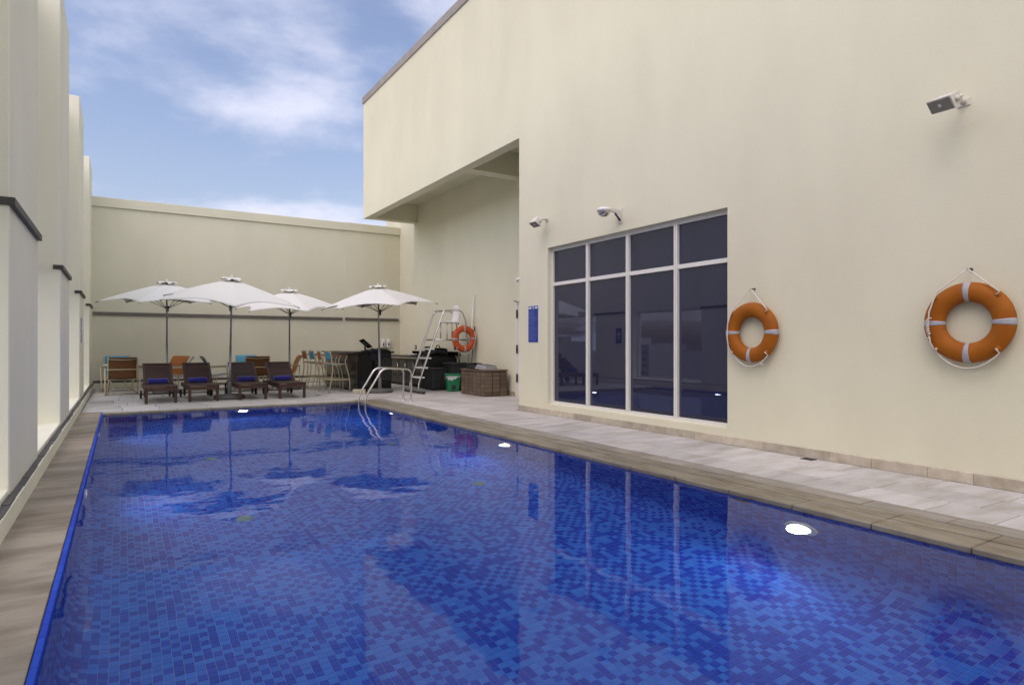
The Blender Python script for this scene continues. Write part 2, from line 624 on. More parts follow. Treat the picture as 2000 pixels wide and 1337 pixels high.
# right coping, three courses
for (xa, xb), m, off in (((PXR - 0.015, 4.710), 'paver_edge', 0.0), ((4.720, 4.918), 'paver_edge', 0.0), ((4.936, 5.163), 'paver_row', 0.27)):
    y = PY0 - 0.4 - off
    while y < PY1 + 0.38:
        y1 = min(y + 0.61, PY1 + 0.40)
        slab('coping_stone', xa, xb, y, y1, m, gap=0.004, z0=-0.06 if xb < 4.8 else -0.03, bev=0.006 if xb < 4.8 else 0.003, dz=rs.uniform(-0.001, 0.001))
        y = y1
# far coping, two courses
for ya, yb in ((PY1 - 0.015, PY1 + 0.20), (PY1 + 0.20, PY1 + 0.40)):
    x = PXL - 0.0
    while x < PXR - 0.03:
        x1 = min(x + 0.61, PXR - 0.017)
        slab('coping_stone', x, x1, ya, yb, 'paver' if yb > PY1 + .3 else 'paver_edge', gap=0.0035, z0=-0.06, bev=0.005)
        x = x1
# left coping and near coping
y = YN
while y < 13.97:
    y1 = min(y + 0.95, 13.98)
    slab('coping_stone', -0.64, PXL - 0.014, y, y1, 'coping_left', gap=0.0025, bev=0.004)
    y = y1
x = PXL - 0.014
while x < PXR - 0.03:
    x1 = min(x + 0.61, PXR - 0.017)
    slab('coping_stone', x, x1, PY0 - 0.4, PY0, 'paver_edge', gap=0.002, z0=-0.06)
    x = x1
# blue mosaic nosing on the left edge
y = PY0
k = 0
while y < PY1 + 0.4:
    nz_ = slab('nosing_tile', PXL - 0.014, PXL + 0.016, y, y + 0.15, 'pool_tile', gap=0.0015, z1=-0.004, z0=-0.06)
    nz_.color = (rs.uniform(.6, 1),) * 3 + (1,)
    y += 0.15
# dark strip along the back wall foot, floor grates
gd = MB()
gd.box(-0.1, 8.4, YB - 0.10, YB - 0.035, 0.002, 0.008)
gd.build('dark_strip', 'slate', deck)
gd = MB()
gd.box(6.33, 6.43, 4.02, 4.16, 0.002, 0.006)
for k in range(3):
    gd.box(6.34, 6.42, 4.035 + k * 0.042, 4.055 + k * 0.042, 0.006, 0.009)
gd.build('floor_grate', 'dark_metal', deck)
gd = MB()
gd.lathe([(0, 0.006), (0.07, 0.006), (0.075, 0.001)], (4.15, 15.75, 0.0), seg=20)
gd.build('floor_drain', 'dark_metal', deck)

# ------------------------------------------------------------------ pool basin with mosaic
RC = 0.28
def profile():
    pts = [(PXL, 0.0 - 0.05)]
    pts.append((PXL, ZF + RC))
    for k in range(1, 9):
        a = k / 8 * PI / 2
        pts.append((PXL + RC - RC * math.cos(a), ZF + RC - RC * math.sin(a)))
    pts.append((PXR - RC, ZF))
    for k in range(1, 9):
        a = k / 8 * PI / 2
        pts.append((PXR - RC + RC * math.sin(a), ZF + RC - RC * math.cos(a)))
    pts.append((PXR, -0.05))
    return np.array(pts)
PR = profile()
b = MB()
ra = [b.bm.verts.new((p[0], PY0, p[1])) for p in PR]
rb = [b.bm.verts.new((p[0], PY1, p[1])) for p in PR]
for i in range(len(PR) - 1):
    b.bm.faces.new((ra[i], rb[i], rb[i + 1], ra[i + 1]))
b.bm.faces.new(ra)
b.bm.faces.new(rb[::-1])
basin = tag(b.build('pool_basin', 'pool_grout'), kind='structure')

seglen = np.hypot(*np.diff(PR, axis=0).T)
cum = np.concatenate([[0], np.cumsum(seglen)])
LT = cum[-1]
PITCH, G, TH = 0.0502, 0.0017, 0.0035
ns = int(LT / PITCH)
ny = int((PY1 - PY0) / PITCH)
ps, pyt = LT / ns, (PY1 - PY0) / ny
def P_at(s):
    x = np.interp(s, cum, PR[:, 0]); z = np.interp(s, cum, PR[:, 1])
    return x, z
def N_at(s):
    x0, z0 = P_at(s - 0.012); x1, z1 = P_at(s + 0.012)
    tx, tz = x1 - x0, z1 - z0
    l = np.hypot(tx, tz)
    return -tz / l, tx / l
I, J = np.meshgrid(np.arange(ns), np.arange(ny), indexing='ij')
I, J = I.ravel(), J.ravel()
s0, s1 = I * ps + G, (I + 1) * ps - G
y0, y1 = PY0 + J * pyt + G, PY0 + (J + 1) * pyt - G
xa, za = P_at(s0); xb, zb = P_at(s1)
na, nb_ = N_at(np.clip(s0, 0.013, LT - 0.013)), N_at(np.clip(s1, 0.013, LT - 0.013))
def corners(th):
    return ((xa + na[0] * th, za + na[1] * th), (xb + nb_[0] * th, zb + nb_[1] * th))
(ax_, az_), (bx_, bz_) = corners(TH)
(cx_, cz_), (dx_, dz_) = corners(0.0004)
mid_x, mid_y, mid_z = (xa + xb) / 2, (y0 + y1) / 2, (za + zb) / 2
# the tiles that show largest: nearest flat floor tiles inside the view
th_ = R(YAW)
dist = np.hypot(mid_x, mid_y)
lo_, hi_ = np.zeros_like(dist), dist.copy()
for _ in range(30):                                   # where the line of sight enters the water
    h_ = (lo_ + hi_) / 2
    sa = h_ / np.hypot(h_, HCAM - ZW)
    sb = (dist - h_) / np.hypot(dist - h_, ZW - mid_z)
    m_ = sa > 1.333 * sb
    hi_ = np.where(m_, h_, hi_); lo_ = np.where(m_, lo_, h_)
ex, ey = mid_x / dist * h_, mid_y / dist * h_
dd = ex * math.sin(th_) + ey * math.cos(th_)
uu = 1000 + FPX * (ex * math.cos(th_) - ey * math.sin(th_)) / np.maximum(dd, .05)
vv = 673.3 + FPX * (HCAM - ZW) / np.maximum(dd, .05)
ok = (np.abs(mid_z - ZF) < 1e-4) & (dd > 0.5) & (uu > 15) & (uu < 1985) & (vv < 1325)
order = np.argsort(np.where(ok, dd, 1e9))[:300]
rng = np.random.default_rng(5)
dark = rng.random(len(I)) < np.where((I + J) % 2 == 0, 0.74, 0.26)
tone = np.where(dark, rng.uniform(0.56, 1.0, len(I)), rng.uniform(0.0, 0.559, len(I)))
single = np.zeros(len(I), bool)
single[order] = True
keep = ~single
n = int(keep.sum())
V = np.empty((n, 8, 3))
for q, (X_, Z_, Y_) in enumerate(((ax_, az_, y0), (bx_, bz_, y0), (bx_, bz_, y1), (ax_, az_, y1), (cx_, cz_, y0), (dx_, dz_, y0), (dx_, dz_, y1), (cx_, cz_, y1))):
    V[:, q, 0] = X_[keep]; V[:, q, 1] = Y_[keep]; V[:, q, 2] = Z_[keep]
# far end wall tiles
nx2, nz2 = int((PXR - PXL) / PITCH), int((-0.05 - ZF) / PITCH)
pw, ph = (PXR - PXL) / nx2, (-0.05 - ZF) / nz2
E_ = []
for i in range(nx2):
    for j in range(nz2):
        a0, a1, b0, b1 = PXL + i * pw + G, PXL + (i + 1) * pw - G, ZF + j * ph + G, ZF + (j + 1) * ph - G
        E_.append([(a0, PY1 - TH, b0), (a1, PY1 - TH, b0), (a1, PY1 - TH, b1), (a0, PY1 - TH, b1),
                   (a0, PY1 - .0004, b0), (a1, PY1 - .0004, b0), (a1, PY1 - .0004, b1), (a0, PY1 - .0004, b1)])
V = np.concatenate([V, np.array(E_)])
n = len(V)
base = np.array([[0, 1, 2, 3], [0, 4, 5, 1], [1, 5, 6, 2], [2, 6, 7, 3], [3, 7, 4, 0]])
Fq = (base[None] + (np.arange(n) * 8)[:, None, None]).reshape(-1)
me = bpy.data.meshes.new('tile_field')
me.vertices.add(n * 8)
me.vertices.foreach_set('co', V.reshape(-1))
nf = n * 5
me.loops.add(nf * 4)
me.loops.foreach_set('vertex_index', Fq)
me.polygons.add(nf)
me.polygons.foreach_set('loop_start', np.arange(nf) * 4)
me.polygons.foreach_set('loop_total', np.full(nf, 4))
me.update(calc_edges=True)
me.shade_flat()
ta = me.attributes.new('tone', 'FLOAT', 'FACE')
tv = np.concatenate([tone[keep], rng.random(n - int(keep.sum()))])
ta.data.foreach_set('value', np.repeat(tv, 5).astype(np.float32))
me.materials.append(M['pool_tile_field'])
tag(link('tile_field', me, basin), kind='stuff')
t = MB()
hx, hy = (ps - 2 * G) / 2, (pyt - 2 * G) / 2
t.box(-hx, hx, -hy, hy, 0.0004, TH)
tme = t.mesh('tile')
tme.materials.append(M['pool_tile'])
for q in order:
    o = link('tile', tme, basin)
    o.location = (mid_x[q], mid_y[q], mid_z[q])
    o.color = (tone[q], tone[q], tone[q], 1)
for dx, dy in ((0.97, 6.21), (3.43, 6.19), (3.46, 8.96), (1.01, 9.06)):
    t = MB()
    t.lathe([(0.0, 0.020), (0.04, 0.020), (0.044, 0.014), (0.070, 0.012), (0.080, 0.002)], (dx, dy, ZF), seg=24)
    t.build('floor_inlet', 'drain_green', basin)
t = MB()
t.box(PXR - 0.012, PXR - 0.002, 3.40, 3.54, -0.20, -0.15, 0.003)
t.build('wall_inlet', 'charcoal_plastic', basin)

# water
w = MB()
w.grid(lambda a, c: (PXL + (PXR - PXL) * a, PY0 + (PY1 - PY0) * c, ZW), 2, 2)
tag(w.build('pool_water', 'water', fix=False), kind='structure')
wm = bpy.data.objects['pool_water'].data
if wm.polygons[0].normal.z < 0:
    wm.flip_normals()

# ------------------------------------------------------------------ hotel building on the right
bld = thing('hotel_building', 'tall cream rendered building with dark tinted window wall and overhanging upper storey', 'building', (XW, 0, 0))
def P(o):           # keep world coordinates for parts of things that stand at an offset
    o.location = -Vector(o.parent.location) if o.parent.parent is None else o.location
    return o
ZT = 9.03
ZS = 5.22
WY0, WY1, WZ0, WZ1 = 5.256, 9.176, 0.186, 2.985
def wall_with_hole(x, xb, ya, yb, za, zb, hy0, hy1, hz0, hz1):
    """face at x looking to -X with a rectangular hole and reveals back to xb."""
    q = MB()
    ys, zs = [ya, hy0, hy1, yb], [za, hz0, hz1, zb]
    v = [[q.bm.verts.new((x, yy, zz)) for zz in zs] for yy in ys]
    for i in range(3):
        for j in range(3):
            if i == 1 and j == 1:
                continue
            q.bm.faces.new((v[i][j], v[i][j + 1], v[i + 1][j + 1], v[i + 1][j]))
    w2 = [q.bm.verts.new((xb, yy, zz)) for yy, zz in ((hy0, hz0), (hy0, hz1), (hy1, hz1), (hy1, hz0))]
    c = [v[1][1], v[1][2], v[2][2], v[2][1]]
    for i in range(4):
        q.bm.faces.new((c[i], c[(i + 1) % 4], w2[(i + 1) % 4], w2[i]))
    return q
q = wall_with_hole(XW, XW + 0.30, YN, YC, 0.0, ZT - 0.2, WY0, WY1, WZ0, WZ1)
v = [q.bm.verts.new(p) for p in ((XW, YC, 0), (XR1 + .3, YC, 0), (XR1 + .3, YC, ZS + .55), (XW, YC, ZS + .55))]
q.bm.faces.new(v)                                              # return wall of the recess
P(q.build('wall', 'plaster', bld))
q = MB()                                                       # room core behind the window, roof slab
q.box(XW + 0.31, 16, YN, YC - 0.01, 0.0, ZT - 0.25)
P(q.build('inner_block', 'plaster_back', bld))
q = MB()                                                       # recess wall with its step
q.box(XR1, 16, YC + 0.005, YO, 0, ZT - 0.25)
q.box(XR2, 16.002, YO, 22.62, -0.01, ZT - 0.27)
P(q.build('recess_wall', 'plaster', bld))
q = MB()                                                       # overhang: fascia beam, cross beams, slab
q.box(XW, XW + 0.26, YC, YO, ZS, ZT - 0.2)
P(q.build('fascia_beam', 'plaster', bld))
q = MB()
q.box(XW + 0.262, XR1 - 0.002, YO - 0.30, YO - 0.003, ZS + 0.004, ZT - 0.26)
P(q.build('cross_beam', 'plaster', bld))
q = MB()
q.box(XW + 0.262, XR1 - 0.002, 12.50, 12.84, ZS + 0.004, ZS + 0.62)
P(q.build('cross_beam', 'plaster', bld))
q = MB()
q.box(XW + 0.262, XR1 - 0.002, YC + 0.004, YO - 0.31, ZS + 0.56, ZT - 0.26)
P(q.build('soffit_slab', 'plaster', bld))
q = MB()
q.box(XW - 0.03, 16.05, YN, YO + 0.03, ZT - 0.2, ZT)
P(q.build('parapet_cap', 'cap_stone', bld))
# skirting stones
y = -0.2
while y < YC - 0.05:
    l = rs.choice((0.30, 0.38, 0.45, 0.52))
    y1 = min(y + l, YC) if YC - (y + l) > 0.15 else YC
    q = MB()
    q.box(XW - 0.022, XW + 0.004, y + 0.0015, y1 - 0.0015, 0.0, 0.10, 0.002)
    P(q.build('skirting_stone', 'skirting_stone', bld))
    y = y1
y = YC + 0.02
while y < 12.8:
    y1 = min(y + 0.45, 12.8)
    q = MB()
    q.box(XR1 - 0.02, XR1 + 0.004, y + 0.0015, y1 - 0.0015, 0.0, 0.10, 0.002)
    P(q.build('skirting_stone', 'skirting_stone', bld))
    y = y1
q = MB(); q.box(XR1 - 0.02, XR1 + .004, 12.98, 15.9, 0, 0.10, 0.002)
P(q.build('skirting_stone', 'skirting_stone', bld))
# window: frame, mullions, transoms, panes
fx0, fx1 = XW + 0.085, XW + 0.145
fw = 0.062
win = MB()
win.box(fx0, fx1, WY0 + .001, WY1 - .001, WZ0 + .001, WZ0 + fw)
win.box(fx0, fx1, WY0 + .001, WY1 - .001, WZ1 - fw, WZ1 - .001)
win.box(fx0, fx1, WY0 + .001, WY0 + 0.045, WZ0 + fw, WZ1 - fw)
win.box(fx0, fx1, WY1 - 0.045, WY1 - .001, WZ0 + fw, WZ1 - fw)
window = P(win.build('window_frame', 'white_frame', bld))
mull = [WY0] + [6.202, 7.184, 8.154] + [WY1]
ZTR = 2.335
def SP(o):
    return o
for k, ym in enumerate(mull[1:-1]):
    q = MB()
    q.box(fx0 - 0.012, fx1, ym - 0.032, ym - 0.003, WZ0 + fw, WZ1 - fw, 0.003)
    q.box(fx0 - 0.012, fx1, ym + 0.003, ym + 0.032, WZ0 + fw, WZ1 - fw, 0.003)
    q.box(fx0 + 0.002, fx1 - 0.01, ym - 0.003, ym + 0.003, WZ0 + fw, WZ1 - fw)
    q.build('mullion', 'white_frame', window)
for k in range(4):
    a = mull[k] + (0.045 if k == 0 else 0.032)
    c = mull[k + 1] - (0.045 if k == 3 else 0.032)
    q = MB(); q.box(fx0 + 0.003, fx1, a, c, ZTR - 0.03, ZTR + 0.03, 0.003)
    q.build('transom', 'white_frame', window)
    for z0, z1 in ((WZ0 + fw, ZTR - 0.03), (ZTR + 0.03, WZ1 - fw)):
        q = MB(); q.box(fx0 + 0.035, fx0 + 0.045, a, c, z0, z1)
        q.build('pane', 'tinted_glass', window)
q = MB(); q.box(fx0 - 0.07, fx1, WY0 + .002, WY1 - .002, WZ0 + 0.0005, WZ0 + 0.012)
q.build('window_sill', 'plaster', window)
# door in the recess, seen edge on behind the corner
q = MB()
q.box(XR1 - 0.03, XR1 + 0.02, 11.75, 12.80, 0.0, 2.24)
dr = P(q.build('door', 'white_frame', bld))
q = MB()
q.box(XR1 - 0.05, XR1 + 0.01, 12.80, 12.88, 0.0, 2.29, 0.004)
q.box(XR1 - 0.05, XR1 + 0.01, 11.66, 12.80, 2.24, 2.29, 0.004)
q.build('door_frame', 'white_frame', dr)
for z in (0.35, 1.05, 1.90):
    q = MB()
    q.tube([(XR1 - 0.06, 12.80, z), (XR1 - 0.06, 12.80, z + 0.2)], 0.022, 8)
    q.build('hinge', 'hinge_black', dr)
q = MB()
q.box(XR1 - 0.10, XR1 - 0.03, 12.3, 12.6, 2.15, 2.21, 0.006)
q.tube([(XR1 - 0.08, 12.5, 2.23), (XR1 - 0.16, 12.75, 2.31), (XR1 - 0.05, 12.95, 2.31)], 0.012, 6)
q.build('door_closer', 'steel_dull', dr)

# ------------------------------------------------------------------ back wall
bw = thing('back_wall', 'long cream end wall with projecting coping and dark rail behind the parasols', 'wall', (0, YB, 0))
ZB = 5.45
q = MB(); q.box(-1.2, 6.52, YB, YB + 0.35, -0.01, ZB - 0.27)
P(q.build('wall', 'plaster_back', bw))
q = MB(); q.box(6.52, XR2 - 0.002, YB - 0.035, YB + 0.352, -0.012, ZB - 0.268)
P(q.build('wall', 'plaster_back', bw))
q = MB(); q.box(-1.2, 6.51, YB - 0.05, YB + 0.40, ZB - 0.27, ZB, 0.006)
P(q.build('coping', 'plaster_back', bw))
q = MB(); q.box(6.512, XR2 - 0.004, YB - 0.085, YB + 0.40, ZB - 0.268, ZB + 0.004, 0.006)
P(q.build('coping', 'plaster_back', bw))
q = MB()
q.box(-0.66, 6.45, YB - 0.045, YB + .002, 2.10, 2.19, 0.004)
P(q.build('rail', 'rail_metal', bw))
q = MB()
q.box(6.53, XR2 - 0.06, YB - 0.080, YB - .033, 2.10, 2.19, 0.004)
P(q.build('rail', 'rail_metal', bw))
q = MB(); q.box(-0.64, 8.5, YB - 0.037, YB + .002, 0.0, 0.165, 0.003)
P(q.build('kerb', 'plaster_back', bw))
q = MB(); q.box(-0.66, 8.5, YB - 0.030, YB + .002, 0.166, 0.235, 0.003)
P(q.build('dark_band', 'slate', bw))

# ------------------------------------------------------------------ left wall with piers and openings
lw = thing('colonnade_wall', 'pale cream side wall of tall square piers with open bays beside the pool', 'wall', (XP, 0, 0))
XO = -1.25
ZP = 6.20
piers = [(-3.4, -1.7), (1.20, 2.98), (5.86, 7.71), (10.47, 12.17), (15.15, 16.80), (19.85, YB + 0.3)]
ZL, ZSI = 2.32, 0.19
for a, c in piers:
    q = MB()
    q.box(XO, XP, a, c, ZSI - 0.05, ZP, 0.008)
    P(q.build('pier', 'plaster_pale', lw))
    q = MB()
    q.box(-0.775, XP + 0.035, a - 0.012, min(c + 0.01, YB - 0.06), 2.275, 2.335, 0.003)
    P(q.build('ledge_strip', 'dark_metal', lw))
ends = [(-5.0, -3.4)] + [(piers[i][1], piers[i + 1][0]) for i in range(len(piers) - 1)]
for a, c in ends:
    q = MB(); q.box(XO + 0.02, -1.02, a - .003, c + .003, ZL, ZP - 0.25)
    P(q.build('upper_panel', 'plaster_pale', lw))
    q = MB(); q.box(XO - 0.03, XP - 0.004, a - .002, c + .002, ZSI - 0.10, ZSI, 0.006)
    P(q.build('sill', 'plaster_pale', lw))
    q = MB()
    fx = -1.13
    for yy in (a, c - 0.05):
        q.box(fx, fx + 0.06, yy, yy + 0.05, ZSI, ZL)
    q.box(fx, fx + 0.06, a + .05, c - .05, ZSI, ZSI + 0.05)
    q.box(fx, fx + 0.06, a + .05, c - .05, ZL - 0.05, ZL)
    fr = P(q.build('bay_frame', 'white_frame', lw))
    q = MB(); q.box(fx + 0.025, fx + 0.035, a + .05, c - .05, ZSI + .05, ZL - .05)
    q.build('pane', 'clear_glass', fr)
q = MB(); q.box(XO, -0.638, YN, YB - 0.03, -0.02, 0.138, 0.004)
P(q.build('kerb', 'plaster_pale', lw))
y = -0.5
while y < YB - 0.05:
    l = rs.uniform(0.22, 0.36)
    y1 = min(y + l, YB - 0.04)
    q = MB(); q.box(-0.72, -0.646 + rs.uniform(-.006, .004), y + .002, y1 - .002, 0.130, 0.150 + rs.uniform(-0.004, 0.004), 0.003)
    P(q.build('slate_chip', 'slate', lw))
    y = y1

# low parapet behind the camera
q = MB(); q.box(-1.2, XW - 0.05, YN - 0.3, YN, -0.3, 1.25, 0.01)
tag(q.build('end_parapet', 'plaster_pale'), 'low cream parapet closing the near end of the terrace', 'wall')

# ------------------------------------------------------------------ pool lights
def pool_light(loc, n, label, power=9.0):
    o = thing('pool_light', label, 'pool light', loc, 0, 'round underwater lights in the pool walls')
    a = MB()
    a.lathe([(0.085, 0.0), (0.142, 0.0), (0.138, 0.014), (0.125, 0.020), (0.092, 0.018), (0.085, 0.010), (0.085, 0.0)], (0, 0, 0), n, 32)
    a.build('ring', 'white_plastic', o)
    a = MB()
    a.lathe([(0.0, 0.017), (0.05, 0.016), (0.086, 0.010), (0.086, 0.0)], (0, 0, 0), n, 32)
    a.build('lens', 'lamp_lens', o)
    L = bpy.data.lights.new('lamp', 'SPOT')
    L.energy = power
    L.spot_size = R(150)
    L.spot_blend = 0.6
    L.shadow_soft_size = 0.08
    L.color = (0.85, 0.93, 1.0)
    lo = bpy.data.objects.new('lamp', L)
    C.objects.link(lo)
    lo.parent = o
    nn = Vector(n)
    lo.location = nn * 0.05
    lo.rotation_euler = (nn + Vector((0, 0, -0.12))).to_track_quat('-Z', 'Y').to_euler()
    return o
pw_ = 22.0
pool_light((PXR - TH, 2.92, -0.50), (-1, 0, 0), 'lit underwater lamp below the wall between the two hanging lifebuoys', pw_)
pool_light((PXR - TH, 7.26, -0.45), (-1, 0, 0), 'lit underwater lamp in the pool wall opposite the tinted window', pw_)
pool_light((PXR - TH, 11.55, -0.40), (-1, 0, 0), 'lit underwater lamp in the pool wall next to the steel ladder', pw_)
pool_light((PXL + TH, 7.0, -0.45), (1, 0, 0), 'lit underwater lamp below the brown coping, midway along the pier wall', pw_)
pool_light((PXL + TH, 11.2, -0.42), (1, 0, 0), 'lit underwater lamp below the brown coping, close to the loungers', pw_)
pool_light((2.09, PY1 - TH, -0.42), (0, -1, 0), 'lit underwater lamp in the end wall in front of the loungers', pw_)

# ------------------------------------------------------------------ pool ladder rails
def ladder_rail(y, label):
    a = MB()
    pts = fillet([(PXR - 0.05, y, -0.95), (PXR - 0.05, y, 0.15), (4.80, y, 0.745), (5.46, y, 0.715), (5.46, y, 0.0)], 0.13, 7)
    pts = [Vector(p) - Vector((5.46, y, 0)) for p in pts]
    o = thing('pool_handrail', label, 'handrail', (5.46, y, 0), 0, 'steel handrails of the pool ladder')
    a.tube(pts, 0.021, 12)
    a.build('rail', 'steel', o)
    a = MB()
    a.lathe([(0.0, 0.012), (0.022, 0.012), (0.055, 0.008), (0.06, 0.0)], (0, 0, 0), seg=20)
    a.build('flange', 'steel', o)
ladder_rail(13.40, 'bent stainless steel pool handrail, the one closer to the loungers')
ladder_rail(12.95, 'bent stainless steel pool handrail, the one closer to the tinted window')

# ------------------------------------------------------------------ sun loungers
def make_lounger():
    o = thing('sun_lounger', 'x', 'sun lounger', group='dark wooden sun loungers facing the pool')
    hw = 0.29
    for sx in (-1, 1):
        a = MB(); a.box(sx * hw - 0.02, sx * hw + 0.02, 0.0, 1.95, 0.255, 0.345, 0.004)
        a.build('side_rail', 'dark_wood', o)
        a = MB(); a.box(sx * 0.275 - 0.028, sx * 0.275 + 0.028, 0.012, 0.072, 0.0, 0.30, 0.004)
        a.build('leg', 'dark_wood', o)
        a = MB(); a.box(sx * 0.255 - 0.022, sx * 0.255 + 0.022, 1.62, 1.68, 0.03, 0.29, 0.004)
        a.build('leg', 'dark_wood', o)
        wl = MB(); wl.lathe([(0.0, -0.02), (0.085, -0.02), (0.095, -0.012), (0.095, 0.012), (0.085, 0.02), (0.0, 0.02)], (sx * 0.335, 1.65, 0.096), (1, 0, 0), 20)
        w_ = wl.build('wheel', 'black_matt', o)
        hb = MB(); hb.lathe([(0.0, -0.03), (0.025, -0.03), (0.025, 0.03), (0.0, 0.03)], (sx * 0.335, 1.65, 0.096), (1, 0, 0), 12)
        hb.build('hub', 'steel_dull', w_)
    a = MB(); a.box(-hw + .02, hw - .02, 0.0, 0.04, 0.262, 0.338, 0.003)
    a.build('end_rail', 'dark_wood', o)
    a = MB(); a.box(-hw + .02, hw - .02, 1.91, 1.95, 0.262, 0.338, 0.003)
    a.build('end_rail', 'dark_wood', o)
    a = MB(); a.tube([(-0.33, 1.65, 0.096), (0.33, 1.65, 0.096)], 0.012, 8)
    a.build('axle', 'steel_dull', o)
    sl_ = MB(); sl_.box(-hw - .02, hw + .02, -0.036, 0.036, 0, 0.02, 0.004)
    me = sl_.mesh('slat'); me.materials.append(M['dark_wood'])
    for k in range(13):
        s_ = link('slat', me, o); s_.location = (0, 0.034 + k * 0.080, 0.346)
    ang = R(34)
    y0_, z0_ = 1.09, 0.36
    RM = Matrix.Translation((0, y0_, z0_)) @ Matrix.Rotation(ang, 4, 'X')
    a = MB()
    for sx in (-1, 1):
        a.box(sx * 0.275 - 0.028, sx * 0.275 + 0.028, 0.0, 0.80, -0.018, 0.018, 0.004, RM)
    a.box(-0.245, 0.245, 0.74, 0.80, -0.018, 0.018, 0.004, RM)
    br = a.build('backrest_frame', 'dark_wood', o)
    s2 = MB(); s2.box(-0.246, 0.246, -0.029, 0.029, -0.011, 0.011, 0.003)
    me2 = s2.mesh('slat'); me2.materials.append(M['dark_wood'])
    for k in range(9):
        s_ = link('slat', me2, br)
        s_.matrix_local = RM @ Matrix.Translation((0, 0.045 + k * 0.080, 0.0))
    top = RM @ Vector((0, 0.52, -0.02))
    for sx in (-1, 1):
        a = MB()
        a.tube([(sx * 0.2, top.y, top.z), (sx * 0.2, top.y + 0.10, 0.30)], 0.013, 6)
        a.build('prop', 'dark_wood', o)
    return o
Lp = make_lounger()
lg = [((0.735, 15.30), 0.0, 'dark slatted wooden lounger closest to the pier wall, blue towel roll on it'),
      ((1.56, 15.32), 0.0, 'dark slatted wooden lounger standing between the first lounger and the parasol base'),
      ((2.57, 15.26), 0.0, 'dark slatted wooden lounger right beside the round parasol base, on its bar side'),
      ((3.42, 15.17), 0.0, 'dark slatted wooden lounger at the bar stool end of the lounger row')]
tl = ['rolled royal blue towel on the lounger closest to the pier wall',
      'rolled royal blue towel on the second lounger from the pier wall',
      'rolled royal blue towel on the second lounger from the bar stools',
      'rolled royal blue towel on the lounger nearest the bar stools']
for i, ((x, y), rz, lab) in enumerate(lg):
    o = Lp if i == 0 else copy_tree(Lp)
    o.location = (x, y, 0.0)
    o.rotation_euler = (0, 0, rz)
    o['label'] = lab
    a = MB()
    rt = random.Random(20 + i)
    prof = [(0.0, -0.20), (0.045, -0.203), (0.066, -0.192), (0.071, -0.12), (0.069, -0.03), (0.072, 0.06), (0.070, 0.15), (0.064, 0.193), (0.04, 0.202), (0.0, 0.198)]
    a.lathe([(r_ * rt.uniform(.95, 1.06), h) for r_, h in prof], (0, 0, 0), (1, 0, 0), 20)
    for v_ in a.bm.verts:
        v_.co.z = max(v_.co.z * 0.95 + 0.004 * math.sin(v_.co.x * 25 + i), -0.062)
    tw = a.build('towel_roll', 'blue_towel')
    off = Matrix.Rotation(rz, 4, 'Z') @ Vector((-0.005 + rt.uniform(-.02, .02), 1.02, 0.427))
    tw.location = (x + off.x, y + off.y, off.z)
    tw.rotation_euler = (0, 0, rz + rt.uniform(-.04, .04))
    tag(tw, tl[i], 'towel', 'blue towel rolls on the loungers')

# low side table between loungers
o = thing('side_table', 'low dark slatted wooden side table between the middle two loungers', 'side table', (2.08, 17.30, 0))
for k in range(6):
    a = MB(); a.box(-0.22, 0.22, -0.21 + k * 0.072, -0.145 + k * 0.072, 0.27, 0.29, 0.003)
    a.build('slat', 'dark_wood', o)
for sx in (-1, 1):
    for sy in (-1, 1):
        a = MB(); a.box(sx * 0.2 - 0.02, sx * 0.2 + 0.02, sy * 0.19 - 0.02, sy * 0.19 + 0.02, 0, 0.27, 0.003)
        a.build('leg', 'dark_wood', o)

